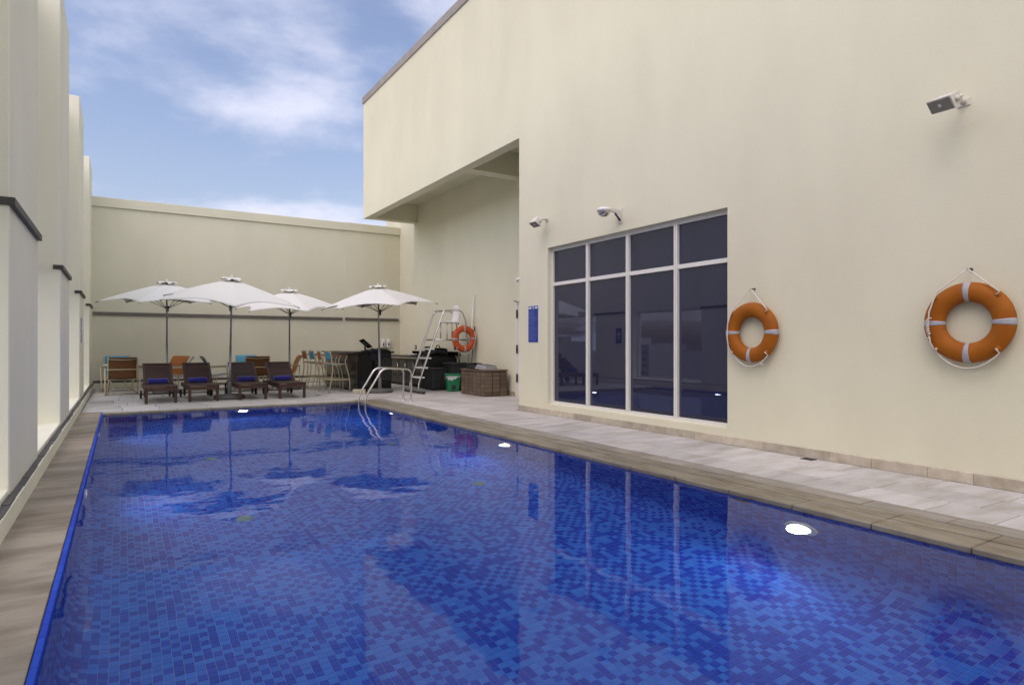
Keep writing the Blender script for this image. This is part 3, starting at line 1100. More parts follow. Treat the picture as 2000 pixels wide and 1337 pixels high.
# ------------------------------------------------------------------ parasols
def parasol(loc, phase, tilt_dir, tilt, label, lean=(0, 0), Rad=1.62, apex=2.78, drop=0.52, seed=0):
    """phase / tilt_dir are world angles (degrees)."""
    o = thing('parasol', label, 'parasol', loc, 0, 'white parasols over the terrace furniture')
    rr_ = random.Random(seed)
    a = MB()
    a.lathe([(0.0, 0.0), (0.31, 0.0), (0.335, 0.02), (0.335, 0.065), (0.31, 0.092), (0.24, 0.10), (0.225, 0.088), (0.12, 0.088), (0.10, 0.10), (0.045, 0.105), (0.040, 0.40), (0.0, 0.40)], seg=40)
    bs = a.build('base', 'umbrella_base', o)
    for k in range(4):
        q_ = MB()
        an = k * PI / 2 + 0.5
        q_.box(-0.05, 0.05, -0.022, 0.022, 0.082, 0.102, 0.006, Matrix.Rotation(an, 4, 'Z') @ Matrix.Translation((0.165, 0, 0)))
        q_.build('base_grip', 'umbrella_base', bs)
    top = Vector((lean[0], lean[1], apex))
    a = MB()
    a.tube([(0, 0, 0.09), tuple(Vector((0, 0, 0.09)).lerp(top, 0.42))], 0.028, 12)
    a.tube([tuple(Vector((0, 0, 0.09)).lerp(top, 0.42)), tuple(top)], 0.021, 12)
    pl = a.build('pole', 'canopy_pole', o)
    a = MB()
    a.tube([(0.055, 0, 0.33), (0.075, 0, 0.33)], 0.012, 8)
    a.tube([(0.035, 0, 0.33), (0.10, 0, 0.33)], 0.008, 8)
    a.lathe([(0.0, 0.0), (0.02, 0.0), (0.02, 0.02), (0.0, 0.02)], (0.095, 0, 0.33), (1, 0, 0), 10)
    a.build('clamp_knob', 'black_matt', pl)
    td = Vector((math.cos(R(tilt_dir)), math.sin(R(tilt_dir)), 0))
    axis = Vector((0, 0, 1)).cross(td)
    RT = Matrix.Translation(top) @ Matrix.Rotation(tilt, 4, axis) if tilt else Matrix.Translation(top)
    a = MB()
    hz = -0.66
    c_ = RT @ Vector((0, 0, hz))
    a.lathe([(0.0, -0.09), (0.034, -0.085), (0.038, 0.0), (0.034, 0.05), (0.02, 0.07), (0.0, 0.07)], c_, seg=14)
    a.build('runner_hub', 'black_matt', o)
    a = MB()
    a.lathe([(0.0, -0.12), (0.03, -0.11), (0.032, 0.0), (0.0, 0.0)], RT @ Vector((0, 0, 0.0)), seg=12)
    a.build('top_hub', 'black_matt', o)
    dirs = [Vector((math.cos(R(phase) + k * PI / 3), math.sin(R(phase) + k * PI / 3), 0)) for k in range(6)]
    def ribz(t):
        return -drop * (0.80 * t + 0.20 * t * t)
    for k in range(6):
        a = MB()
        pts = [RT @ (dirs[k] * (Rad * t) + Vector((0, 0, ribz(t) - 0.022))) for t in (0.02, 0.25, 0.5, 0.75, 0.985)]
        a.tube(pts, 0.009, 6)
        rb_ = a.build('rib', 'dark_metal', o)
        a = MB()
        a.tube([RT @ (dirs[k] * 0.03 + Vector((0, 0, hz))), RT @ (dirs[k] * (Rad * 0.52) + Vector((0, 0, ribz(0.52) - 0.03)))], 0.008, 6)
        a.build('strut', 'dark_metal', rb_)
    a = MB()
    for k in range(6):
        d0, d1 = dirs[k], dirs[(k + 1) % 6]
        def fn(t, s, d0=d0, d1=d1):
            tt = 0.05 + 0.95 * t
            p = d0.lerp(d1, s)
            bulge = math.sin(PI * s)
            sc = 1 - 0.165 * bulge * tt * tt
            z = ribz(tt * (1 - 0.165 * bulge * tt * tt)) - 0.022 * bulge * tt * (1.0 - 0.45 * tt) * (1 + 0.3 * math.sin(7 * s + seed))
            return RT @ (p * (Rad * tt * sc) + Vector((0, 0, z)))
        a.grid(fn, 12, 10)
    bmesh.ops.remove_doubles(a.bm, verts=a.bm.verts, dist=0.0005)
    # mark seams along ribs as sharp by leaving them, add a thin hem
    cn = a.build('canopy', 'canopy', o)
    cn.modifiers.new('cloth', 'SOLIDIFY').thickness = 0.004
    # ruffled vent flaps on top
    a = MB()
    def fv(t, s):
        an = 2 * PI * s
        r_ = 0.03 + 0.20 * t * (1 + 0.08 * math.cos(6 * (an - R(phase))))
        z = 0.034 - 0.035 * t * t + 0.022 * t * math.sin(6 * (an - R(phase)) + 0.6) + 0.012 * t * math.sin(11 * an + seed)
        return RT @ Vector((r_ * math.cos(an), r_ * math.sin(an), z))
    a.grid(fv, 4, 48)
    vt = a.build('vent_cap', 'canopy', cn)
    vt.modifiers.new('cloth', 'SOLIDIFY').thickness = 0.006
    a = MB()
    a.lathe([(0.0, 0.11), (0.015, 0.10), (0.02, 0.08), (0.03, 0.055), (0.03, 0.0)], RT @ Vector((0, 0, 0)), seg=12)
    a.build('finial', 'canopy', cn)
    return o
CA = -YAW
parasol((1.02, 18.55, 0), CA + 217, CA - 75, R(3.5), 'white parasol rising behind the lounger closest to the pier wall', seed=1, Rad=1.58, apex=2.86)
parasol((2.15, 15.85, 0), CA + 177, CA - 49, R(7.6), 'white parasol with its grey round base at the pool edge between loungers', lean=(0.05, -0.03), seed=2, Rad=1.66)
parasol((4.05, 18.35, 0), CA + 187, CA - 85, R(6.0), 'white parasol standing behind the dining set next to the bar stools', seed=3, Rad=1.52)
parasol((5.80, 15.85, 0), CA + 0, CA - 125, R(5.2), 'white parasol in front of the black bar next to the pool ladder', lean=(-0.04, 0.03), seed=4, Rad=1.57)

# ------------------------------------------------------------------ dining tables and chairs
def dining_table(loc, label):
    o = thing('dining_table', label, 'table', loc, 0, 'beige dining tables on the terrace')
    a = MB(); a.box(-0.60, 0.60, -0.44, 0.44, 0.705, 0.745, 0.015, seg=3)
    a.build('table_top', 'table_top', o)
    a = MB()
    a.tube(fillet([(-.5, -.34, .66), (.5, -.34, .66), (.5, .34, .66), (-.5, .34, .66)], .05, 3, True), 0.015, 6, True)
    a.build('apron', 'chair_frame', o)
    for sx in (-1, 1):
        for sy in (-1, 1):
            a = MB()
            a.tube([(sx * .5, sy * .34, .705), (sx * .47, sy * .31, .35), (sx * .5, sy * .34, 0.0)], 0.018, 8)
            a.build('leg', 'chair_frame', o)
    return o
dining_table((0.22, 19.35, 0), 'beige dining table between the brown chair and the pier wall corner')
dining_table((3.20, 19.25, 0), 'beige dining table set between the two parasol poles near the bar stools')

SP_ = [(0.26, 0.41), (0.22, 0.425), (0.05, 0.405), (-0.12, 0.385), (-0.20, 0.395), (-0.245, 0.45), (-0.275, 0.56), (-0.315, 0.70), (-0.375, 0.82), (-0.43, 0.89)]
def make_chair(sling):
    o = thing('dining_chair', 'x', 'chair', group='sling dining chairs around the tables')
    a = MB()
    pr = SP_
    def fn(t, s):
        f = t * (len(pr) - 1)
        i = min(int(f), len(pr) - 2)
        q = f - i
        y = pr[i][0] * (1 - q) + pr[i + 1][0] * q
        z = pr[i][1] * (1 - q) + pr[i + 1][1] * q
        sag = math.sin(PI * s)
        return (-0.25 + 0.5 * s, y - (0.02 * sag if t > 0.5 else 0), z - (0.02 * sag if t <= 0.5 else 0))
    a.grid(fn, 27, 8)
    sg = a.build('sling', sling, o)
    sg.modifiers.new('cloth', 'SOLIDIFY').thickness = 0.004
    for sx in (-1, 1):
        a = MB()
        a.tube(fillet([(sx * 0.258, y, z) for y, z in pr], 0.03, 2), 0.0125, 8)
        a.build('sling_rail', 'chair_frame', o)
        a = MB()
        a.tube(fillet([(sx * 0.31, -0.33, 0.60), (sx * 0.31, -0.33, 0.016), (sx * 0.29, 0.27, 0.016), (sx * 0.31, 0.24, 0.62)], 0.06, 4), 0.0125, 8)
        a.build('leg_frame', 'chair_frame', o)
        a = MB()
        a.tube([(sx * 0.258, -0.09, 0.385), (sx * 0.12, -0.09, 0.20), (sx * 0.295, -0.05, 0.016)], 0.010, 6)
        a.build('seat_support', 'chair_frame', o)
    a = MB()
    a.tube(fillet([(-0.31, 0.24, 0.62), (-0.32, -0.36, 0.605), (0.32, -0.36, 0.605), (0.31, 0.24, 0.62)], 0.09, 5), 0.0125, 8)
    a.build('arm_loop', 'chair_frame', o)
    a = MB()
    a.tube([(-0.25, -0.415, 0.845), (0, -0.435, 0.830), (0.25, -0.415, 0.845)], 0.010, 6)
    a.build('back_bar', 'chair_frame', o)
    a = MB(); a.tube([(-0.30, -0.02, 0.016), (0.30, -0.02, 0.016)], 0.0125, 8)
    a.build('cross_bar', 'chair_frame', o)
    a = MB(); a.tube([(-0.258, 0.20, 0.41), (0.258, 0.20, 0.41)], 0.011, 8)
    a.build('seat_bar', 'chair_frame', o)
    return o
protos = {}
def chair(col, x, y, face, label):
    if col not in protos:
        protos[col] = make_chair('sling_' + col)
        o = protos[col]
    else:
        o = copy_tree(protos[col])
    o.location = (x, y, 0.0)
    o.scale = (1.18, 1.06, 1.06)
    o.rotation_euler = (0, 0, R(face))       # 0 = facing +Y
    o['label'] = label
chair('brown', 0.035, 18.60, 2, 'brown sling chair with its back to the pool beside the pier wall lounger')
chair('blue', -0.08, 20.12, 180, 'blue sling chair against the end wall beside the pier wall corner')
chair('orange', 1.12, 19.75, 130, 'orange sling chair angled towards the table behind the first parasol pole')
chair('blue', 1.22, 18.95, 86, 'blue sling chair turned sideways behind the first wooden lounger')
chair('blue', 2.33, 19.10, -88, 'blue sling chair standing sideways with its arm towards the second parasol pole')
chair('blue', 3.24, 20.02, 181, 'blue sling chair facing the pool beyond the table next to the bar stools')
chair('brown', 3.20, 18.60, -3, 'brown sling chair with its back to the pool behind the third lounger')
chair('orange', 4.12, 19.30, 88, 'orange sling chair seen from the side behind the third parasol pole')

# ------------------------------------------------------------------ bar stools
def make_stool(sling):
    """faces +X (the bar)."""
    o = thing('bar_stool', 'x', 'bar stool', group='curved leg bar stools at the black bar')
    hw = 0.225
    for sy in (-1, 1):
        a = MB()
        a.tube(fillet([(-0.29, sy * 0.25, 0.0), (-0.21, sy * 0.235, 0.30), (-0.165, sy * 0.225, 0.56), (-0.18, sy * hw, 0.76), (-0.205, sy * hw, 0.92), (-0.235, sy * hw, 1.08)], 0.10, 4), 0.0135, 8)
        a.build('rear_leg', 'chair_frame', o)
        a = MB()
        a.tube(fillet([(0.29, sy * 0.25, 0.0), (0.285, sy * 0.245, 0.30), (0.25, sy * 0.235, 0.52), (0.175, sy * 0.225, 0.74), (0.165, sy * 0.235, 0.84), (0.215, sy * 0.245, 0.965)], 0.10, 4), 0.0135, 8)
        a.build('front_leg', 'chair_frame', o)
        a = MB()
        a.box(-0.21, 0.235, sy * 0.245 - 0.022, sy * 0.245 + 0.022, 0.962, 0.985, 0.008, seg=2)
        a.build('armrest', 'sling_brown', o)
        a = MB()
        a.box(-0.21, 0.28, sy * 0.235 - 0.02, sy * 0.235 + 0.02, 0.325, 0.345, 0.004)
        a.build('foot_rail', 'chair_frame', o)
        a = MB()
        a.tube([(-0.17, sy * 0.225, 0.745), (0.17, sy * 0.225, 0.745)], 0.012, 8)
        a.build('seat_rail', 'chair_frame', o)
    a = MB(); a.box(0.262, 0.30, -0.24, 0.24, 0.325, 0.345, 0.004)
    a.build('foot_rest', 'chair_frame', o)
    a = MB(); a.box(-0.225, -0.19, -0.23, 0.23, 0.325, 0.345, 0.004)
    a.build('foot_rest', 'chair_frame', o)
    a = MB()
    a.grid(lambda t, s: (-0.19 + 0.38 * t, -0.22 + 0.44 * s, 0.758 - 0.022 * math.sin(PI * s)), 6, 8)
    q = a.build('seat', sling, o); q.modifiers.new('cloth', 'SOLIDIFY').thickness = 0.006
    a = MB()
    a.grid(lambda t, s: (-0.195 - 0.038 * t - 0.015 * math.sin(PI * s), -0.215 + 0.43 * s, 0.85 + 0.21 * t), 5, 8)
    q = a.build('backrest', sling, o); q.modifiers.new('cloth', 'SOLIDIFY').thickness = 0.006
    a = MB()
    a.tube([(-0.235, -hw, 1.075), (-0.25, 0, 1.085), (-0.235, hw, 1.075)], 0.0125, 8)
    a.build('top_bar', 'chair_frame', o)
    a = MB()
    a.tube(fillet([(-0.16, -0.22, 0.735), (-0.02, -0.20, 0.69), (0.10, -0.22, 0.735)], 0.06, 4), 0.008, 6)
    a.build('seat_brace', 'chair_frame', o)
    return o
sp = {}
for k, (col, lab) in enumerate((('blue', 'blue seated bar stool at the pool end of the black bar'),
                                ('orange', 'orange backed bar stool, second from the pool end of the bar'),
                                ('blue', 'blue seated bar stool, second from the end wall'),
                                ('orange', 'orange backed bar stool closest to the end wall'))):
    if col not in sp:
        o = sp[col] = make_stool('sling_' + col)
    else:
        o = copy_tree(sp[col])
    o.location = (4.84 - 0.02 * k, 16.55 + 0.74 * k, 0)
    o.rotation_euler = (0, 0, R((4, -3, 2, 0)[k]))
    o['label'] = lab

# ------------------------------------------------------------------ bar
bar = thing('bar_counter', 'glossy black bar counter with stools along its side', 'bar', (5.75, 17.7, 0))
def PB(o):
    o.location = -Vector(o.parent.location)
    return o
a = MB(); a.box(5.32, 6.22, 16.12, 19.3, 0.04, 1.03)
PB(a.build('body', 'bar_black', bar))
a = MB(); a.box(5.36, 6.18, 16.16, 19.28, 0.0, 0.05)
PB(a.build('kick_plate', 'black_matt', bar))
a = MB(); a.box(5.22, 6.28, 16.05, 19.36, 1.032, 1.075, 0.005)
PB(a.build('counter_top', 'bar_black', bar))
for k in range(4):
    a = MB(); a.box(5.308, 5.325, 16.15 + k * 0.79, 16.92 + k * 0.79, 0.08, 1.0, 0.004)
    PB(a.build('front_panel', 'bar_black', bar))
a = MB(); a.box(5.36, 5.78, 16.105, 16.125, 0.08, 1.0, 0.004)
PB(a.build('end_panel', 'bar_black', bar))
a = MB(); a.box(5.80, 6.20, 16.105, 16.125, 0.30, 1.0, 0.004)
PB(a.build('end_panel', 'black_matt', bar))
a = MB(); a.box(5.80, 6.20, 16.105, 16.125, 0.08, 0.28, 0.004)
PB(a.build('end_panel', 'bar_black', bar))
# black cover over the bar end
a = MB()
def fcov(t, s):
    x = 5.62 + 0.56 * s
    b_ = math.sin(PI * s)
    if t < 0.5:
        return (x, 16.55 - 0.9 * t, 1.08 + 0.075 * b_ ** 0.6 + 0.01 * math.sin(20 * s + 9 * t))
    q_ = (t - 0.5) * 2
    return (x, 16.09 - 0.02 * b_ * math.sin(14 * s) - 0.01, 1.08 + 0.075 * b_ ** 0.6 - q_ * (0.26 + 0.05 * math.sin(5 * s)) + 0.01 * math.sin(20 * s + 4.5))
a.grid(fcov, 12, 18)
q = a.build('dust_cover', 'black_fabric')
q.modifiers.new('cloth', 'SOLIDIFY').thickness = 0.006
tag(q, 'black cloth cover draped over the pool end of the bar top', 'cover')
# till screen
till = thing('till_screen', 'black till screen tilted on a stand on the bar top', 'till', (5.72, 16.75, 1.076))
a = MB(); a.box(-0.11, 0.11, -0.09, 0.09, 0.0, 0.025, 0.006)
a.build('base', 'steel_dull', till)
a = MB(); a.tube([(0, 0, 0.02), (-0.02, 0, 0.10), (0.0, 0, 0.19)], 0.028, 8)
a.build('neck', 'steel_dull', till)
TMx = Matrix.Translation((0, 0, 0.21)) @ Matrix.Rotation(R(40), 4, 'Y') @ Matrix.Rotation(R(-12), 4, 'X')
a = MB(); a.box(-0.17, 0.17, -0.13, 0.13, -0.014, 0.014, 0.006, TMx)
sc_ = a.build('screen', 'screen_black', till)
a = MB(); a.box(-0.08, 0.08, -0.07, 0.06, -0.020, -0.013, 0.002, TMx)
a.build('rear_plate', 'screen_print', sc_)
# cream block
a = MB(); a.box(-0.16, 0.16, -0.10, 0.10, 0.0, 0.10, 0.008)
q = a.build('stone_block', 'cream_block'); q.location = (5.25, 15.88, 0.0); q.rotation_euler = (0, 0, R(-22))
tag(q, 'small cream concrete block on the paving by the bar end', 'block')

# ------------------------------------------------------------------ back counter along the recess wall
bc = thing('service_counter', 'black topped service counter with steel under-counter fridges along the recess wall', 'counter', (7.8, 17.6, 0))
a = MB(); a.box(7.42, 8.19, 16.62, 21.2, 0.09, 0.87)
PB(a.build('carcass', 'steel_dull', bc))
a = MB(); a.box(7.48, 8.18, 16.64, 21.15, 0.0, 0.09)
PB(a.build('plinth', 'black_matt', bc))
a = MB(); a.box(7.30, 8.195, 16.2, 21.25, 0.885, 0.935, 0.005)
PB(a.build('counter_top', 'bar_black', bc))
a = MB(); a.box(7.31, 7.335, 16.62, 21.2, 0.845, 0.884, 0.003)
PB(a.build('edge_strip', 'steel', bc))
a = MB(); a.box(8.13, 8.196, 15.85, 19.2, 0.936, 1.06, 0.004)
PB(a.build('upstand', 'bar_black', bc))
a = MB(); a.box(6.9, 8.1, 21.10, 21.24, 0.936, 1.06, 0.004)
PB(a.build('upstand', 'bar_black', bc))
for k in range(6):
    y0_ = 16.68 + k * 0.62
    a = MB(); a.box(7.395, 7.425, y0_, y0_ + 0.58, 0.14, 0.84, 0.005)
    dp = PB(a.build('fridge_door', 'steel_dull', bc))
    a = MB(); a.box(7.388, 7.398, y0_ + 0.08, y0_ + 0.50, 0.22, 0.76, 0.003)
    a.build('door_glass', 'screen_black', dp)
    a = MB(); a.tube([(7.375, y0_ + 0.04, 0.30), (7.375, y0_ + 0.04, 0.70)], 0.009, 6)
    a.build('handle', 'steel', dp)
a = MB(); a.box(7.32, 8.19, 16.10, 16.60, 0.0, 0.884, 0.004)
PB(a.build('end_cabinet', 'black_matt', bc))

def lump(name, loc, size, m, label, cat, seed=0, group=None, amp=0.18, flat=True):
    a = MB()
    bmesh.ops.create_icosphere(a.bm, subdivisions=4, radius=1.0)
    rn = random.Random(seed)
    ph = [(rn.uniform(1.5, 5), rn.uniform(1.5, 5), rn.uniform(1.5, 5), rn.uniform(0, 6)) for _ in range(5)]
    for v_ in a.bm.verts:
        c_ = v_.co.normalized()
        k_ = 1 + amp * sum(math.sin(p[0] * c_.x + p[1] * c_.y + p[2] * c_.z + p[3]) for p in ph) / 2
        sg = lambda t: math.copysign(abs(t) ** 0.62, t)
        z = sg(c_.z) * size[2] * k_
        v_.co = Vector((sg(c_.x) * size[0] * k_, sg(c_.y) * size[1] * k_, max(z, -size[2] * 0.8)))
    for f in a.bm.faces:
        f.smooth = True
    o = a.build(name, m)
    o.location = (loc[0], loc[1], loc[2] + size[2] * 0.8)
    return tag(o, label, cat, group)
o = thing('equipment_bag', 'slumped black equipment bag on the end of the service counter', 'bag', (7.86, 16.55, 0.936))
b_ = lump('body', (0, 0, 0), (0.20, 0.30, 0.12), 'black_fabric', None, None, 5)
b_.parent = o
a = MB(); a.tube(fillet([(-0.05, -0.15, 0.18), (-0.05, -0.1, 0.30), (-0.05, 0.1, 0.30), (-0.05, 0.15, 0.18)], 0.06, 4), 0.014, 6)
a.build('strap', 'black_fabric', o)
o = thing('loudspeaker_box', 'small upright black speaker box on the service counter', 'speaker', (7.70, 16.98, 0.936))
a = MB(); a.box(-0.09, 0.09, -0.08, 0.08, 0, 0.27, 0.01)
a.build('cabinet', 'black_matt', o)
a = MB(); a.lathe([(0.0, 0.0), (0.05, 0.003), (0.06, 0.008), (0.065, 0.0)], (-0.091, 0, 0.10), (-1, 0, 0), 16)
a.build('cone', 'charcoal_plastic', o)
a = MB()
a.grid(lambda t, s: (0.16 * t - 0.08, 0.42 * s - 0.21, 0.012 + 0.02 * math.sin(9 * s + 4 * t) ** 2 + 0.012 * math.sin(17 * s - 6 * t)), 8, 18)
q = a.build('crumpled_cloth', 'towel_white'); q.location = (7.50, 17.75, 0.945)
q.modifiers.new('cloth', 'SOLIDIFY').thickness = 0.008
tag(q, 'crumpled white cloth lying on the black service counter', 'cloth')

# ------------------------------------------------------------------ storage bins, green bin, deck box
def crate(loc, size, label, rz=0.0, wheels=True):
    o = thing('storage_bin', label, 'storage bin', loc, rz, 'charcoal plastic storage bins')
    w_, l_, h_ = size
    a = MB()
    n_ = [(-w_ / 2 * .92, -l_ / 2 * .92), (w_ / 2 * .92, -l_ / 2 * .92), (w_ / 2 * .92, l_ / 2 * .92), (-w_ / 2 * .92, l_ / 2 * .92)]
    a.box(-w_ / 2, w_ / 2, -l_ / 2, l_ / 2, 0.03, h_ - 0.06, 0.02, seg=2)
    for v_ in a.bm.verts:
        k_ = 0.90 + 0.10 * v_.co.z / h_
        v_.co.x *= k_; v_.co.y *= k_
    a.build('tub', 'charcoal_plastic', o)
    a = MB(); a.box(-w_ / 2 - .02, w_ / 2 + .02, -l_ / 2 - .02, l_ / 2 + .02, h_ - 0.065, h_, 0.018, seg=2)
    a.build('lid', 'charcoal_plastic', o)
    for k in range(3):
        a = MB(); a.box(-w_ / 2 - .002, -w_ / 2 * .9, -l_ / 2 + l_ * (0.2 + 0.3 * k) - .02, -l_ / 2 + l_ * (0.2 + 0.3 * k) + .02, 0.10, h_ - 0.10, 0.006)
        a.build('rib', 'charcoal_plastic', o)
        a = MB(); a.box(-w_ / 2 + w_ * (0.2 + 0.3 * k) - .02, -w_ / 2 + w_ * (0.2 + 0.3 * k) + .02, -l_ / 2 - .002, -l_ / 2 * .9, 0.10, h_ - 0.10, 0.006)
        a.build('rib', 'charcoal_plastic', o)
    if wheels:
        for sx in (-1, 1):
            a = MB(); a.lathe([(0.0, -.02), (0.05, -.02), (0.05, .02), (0.0, .02)], (-w_ / 2 * .85, sx * l_ * .36, 0.05), (1, 0, 0), 14)
            a.build('wheel', 'black_matt', o)
    return o
crate((7.48, 15.98, 0), (0.46, 0.55, 0.62), 'lower charcoal plastic storage bin behind the green pedal bin')
crate((7.92, 15.72, 0), (0.46, 0.62, 0.76), 'taller charcoal plastic storage bin standing against the recess wall')
gb = thing('pedal_bin', 'green plastic pedal bin with a white liner hanging over its rim', 'bin', (7.62, 15.22, 0), R(-14))
a = MB(); a.box(-0.18, 0.18, -0.16, 0.16, 0.0, 0.40, 0.02, seg=2)
for v_ in a.bm.verts:
    k_ = 0.84 + 0.16 * v_.co.z / 0.40
    v_.co.x *= k_; v_.co.y *= k_
a.build('bucket', 'green_bin', gb)
a = MB(); a.box(-0.20, 0.20, -0.18, 0.18, 0.415, 0.475, 0.022, seg=3)
a.build('lid', 'green_bin', gb)
a = MB()
def fl(t, s):
    an = 2 * PI * s
    cx, sy = math.cos(an), math.sin(an)
    m_ = max(abs(cx), abs(sy)) ** 0.8
    k_ = 1.04 + 0.05 * t * math.sin(9 * an)
    return (0.185 * cx / m_ * k_, 0.165 * sy / m_ * k_, 0.418 - t * (0.075 + 0.045 * math.sin(3 * an + 1) + 0.015 * math.sin(13 * an)))
a.grid(fl, 4, 60)
a.build('liner', 'bin_liner', gb)
a = MB(); a.box(-0.05, 0.05, -0.20, -0.13, 0.015, 0.045, 0.008)
a.build('pedal', 'green_bin', gb)
a = MB(); a.box(-0.055, 0.055, -0.150, -0.138, 0.06, 0.17, 0.004)
a.build('recess_plate', 'charcoal_plastic', gb)

db = thing('deck_box', 'brown panelled outdoor storage box against the recess wall', 'storage box', (7.755, 13.75, 0))
BX, BY, BH = 0.315, 0.62, 0.60
a = MB(); a.box(-BX + .012, BX - .012, -BY + .012, BY - .012, 0.0, BH - .005)
a.build('core', 'box_core', db)
nr = 6
rh = (BH - 0.02) / nr
def cols(length, fr_):
    xs_ = [0]
    for f_ in fr_:
        xs_.append(xs_[-1] + f_)
    return [x_ / xs_[-1] * length for x_ in xs_]
for k in range(nr):
    z0_, z1_ = 0.01 + k * rh, 0.01 + (k + 1) * rh - 0.008
    c_ = cols(2 * BY, (1, 1, 1, 1, 1, 1))
    for i in range(6):
        a = MB(); a.box(-BX - .006, -BX + 0.016, -BY + c_[i] + .011, -BY + c_[i + 1] - .011, z0_, z1_, 0.003)
        a.build('panel', 'box_panel', db)
    c_ = cols(2 * BX, (1, 1, 1))
    for i in range(3):
        a = MB(); a.box(-BX + c_[i] + .011, -BX + c_[i + 1] - .011, -BY - .006, -BY + 0.016, z0_, z1_, 0.003)
        a.build('panel', 'box_panel', db)
a = MB(); a.box(-BX - .018, BX + .012, -BY - .018, BY + .012, BH, BH + 0.045, 0.008)
a.build('lid', 'box_panel', db)
o = lump('black_bag', (7.62, 14.02, 0.645), (0.15, 0.26, 0.085), 'black_fabric', 'soft black bag lying on the lid of the brown storage box', 'bag', 9)
pd = thing('folded_towels', 'grey and white folded towels stacked on the brown storage box', 'towels', (7.72, 13.55, 0.645), R(8))
for k, m_ in enumerate(('towel_white', 'towel_grey', 'towel_white', 'towel_grey')):
    a = MB()
    a.box(-0.20 + .012 * k, 0.20 - .01 * k, -0.22 + .01 * k, 0.24 - .02 * k, 0.002 + k * 0.024, 0.024 + k * 0.024, 0.010, seg=3)
    for v_ in a.bm.verts:
        v_.co.z += 0.20 * max(0, v_.co.y - 0.02) * (0.4 + k * .25) + 0.004 * math.sin(20 * v_.co.x + k)
    a.build('towel', m_, pd)

# ------------------------------------------------------------------ lifeguard chair
lc = thing('lifeguard_chair', 'tall stainless steel lifeguard chair with ladder steps and white seat', 'lifeguard chair', (7.2, 15.25, 0))
def PL(o):
    o.location = -Vector(o.parent.location)
    return o
YA, YZ = 14.98, 15.55
def lx(z):
    return 6.52 + (z - 0.24) * (7.22 - 6.52) / (2.10 - 0.24)
for yy in (YA, YZ):
    a = MB()
    a.tube(fillet([(6.52, yy, 0.03), (6.52, yy, 0.24), (7.24, yy, 2.16), (7.76, yy, 2.18), (7.90, yy, 1.90), (8.06, yy, 0.0)], 0.11, 5), 0.021, 10)
    PL(a.build('side_frame', 'steel', lc))
    a = MB()
    a.tube([(6.60, yy + .035, 0.52), (7.20, yy + .035, 2.02)], 0.012, 8)
    PL(a.build('grab_rail', 'steel', lc))
    a = MB(); a.tube([(lx(1.39) - .02, yy, 1.385), (7.985, yy, 1.385)], 0.016, 8)
    PL(a.build('platform_beam', 'steel', lc))
a = MB(); a.tube([(6.52, 14.66, 0.03), (6.52, 15.87, 0.03)], 0.03, 10)
fb = PL(a.build('foot_bar', 'charcoal_plastic', lc))
for yy in (14.65, 15.88):
    a = MB(); a.lathe([(0, -.012), (0.036, -.012), (0.036, .012), (0, .012)], (6.52, yy, 0.036), (0, 1, 0), 12)
    a.build('end_cap', 'black_matt', fb)
for z in (0.40, 0.65, 0.90, 1.14):
    a = MB(); a.box(lx(z) - 0.03, lx(z) + 0.12, YA + .01, YZ - .01, z - 0.02, z + 0.022, 0.010, seg=2)
    PL(a.build('step', 'white_plastic', lc))
for k in range(9):
    a = MB(); a.box(7.00 + k * 0.10, 7.085 + k * 0.10, YA + .012, YZ - .012, 1.385, 1.402, 0.003)
    PL(a.build('platform_slat', 'steel_dull', lc))
a = MB(); a.box(7.33, 7.76, YA + .06, YZ - .06, 1.84, 1.875, 0.012, seg=2)
PL(a.build('seat', 'white_plastic', lc))
a = MB()
def fb_(t, s):
    z = 1.86 + 0.46 * t
    wd = 0.20 * (1 - 0.35 * t ** 3)
    return (7.74 + 0.05 * t + 0.03 * math.sin(PI * t) - 0.05 * (2 * s - 1) ** 2, 15.265 + (2 * s - 1) * wd, z)
a.grid(fb_, 10, 8)
q = PL(a.build('backrest', 'white_plastic', lc)); q.modifiers.new('shell', 'SOLIDIFY').thickness = 0.015
for x_ in (7.38, 7.72):
    for yy in (YA + .09, YZ - .09):
        a = MB(); a.tube([(x_, yy, 1.40), (x_ * 1.0, yy, 1.845)], 0.012, 8)
        PL(a.build('seat_post', 'steel', lc))
a = MB(); a.tube([(7.24, YA, 2.165), (7.24, YZ, 2.165)], 0.012, 8)
PL(a.build('cross_bar', 'steel', lc))
# spray bottle on the platform
o = thing('spray_bottle', 'small red and white spray bottle on the lifeguard platform', 'bottle', (7.58, 15.10, 1.403))
a = MB(); a.lathe([(0.0, 0.0), (0.035, 0.0), (0.037, 0.11), (0.015, 0.15), (0.012, 0.17), (0.0, 0.17)], seg=14)
a.build('bottle', 'red_paint', o)
a = MB(); a.box(-0.05, 0.02, -0.012, 0.012, 0.17, 0.205, 0.005)
a.build('trigger_head', 'charcoal_plastic', o)

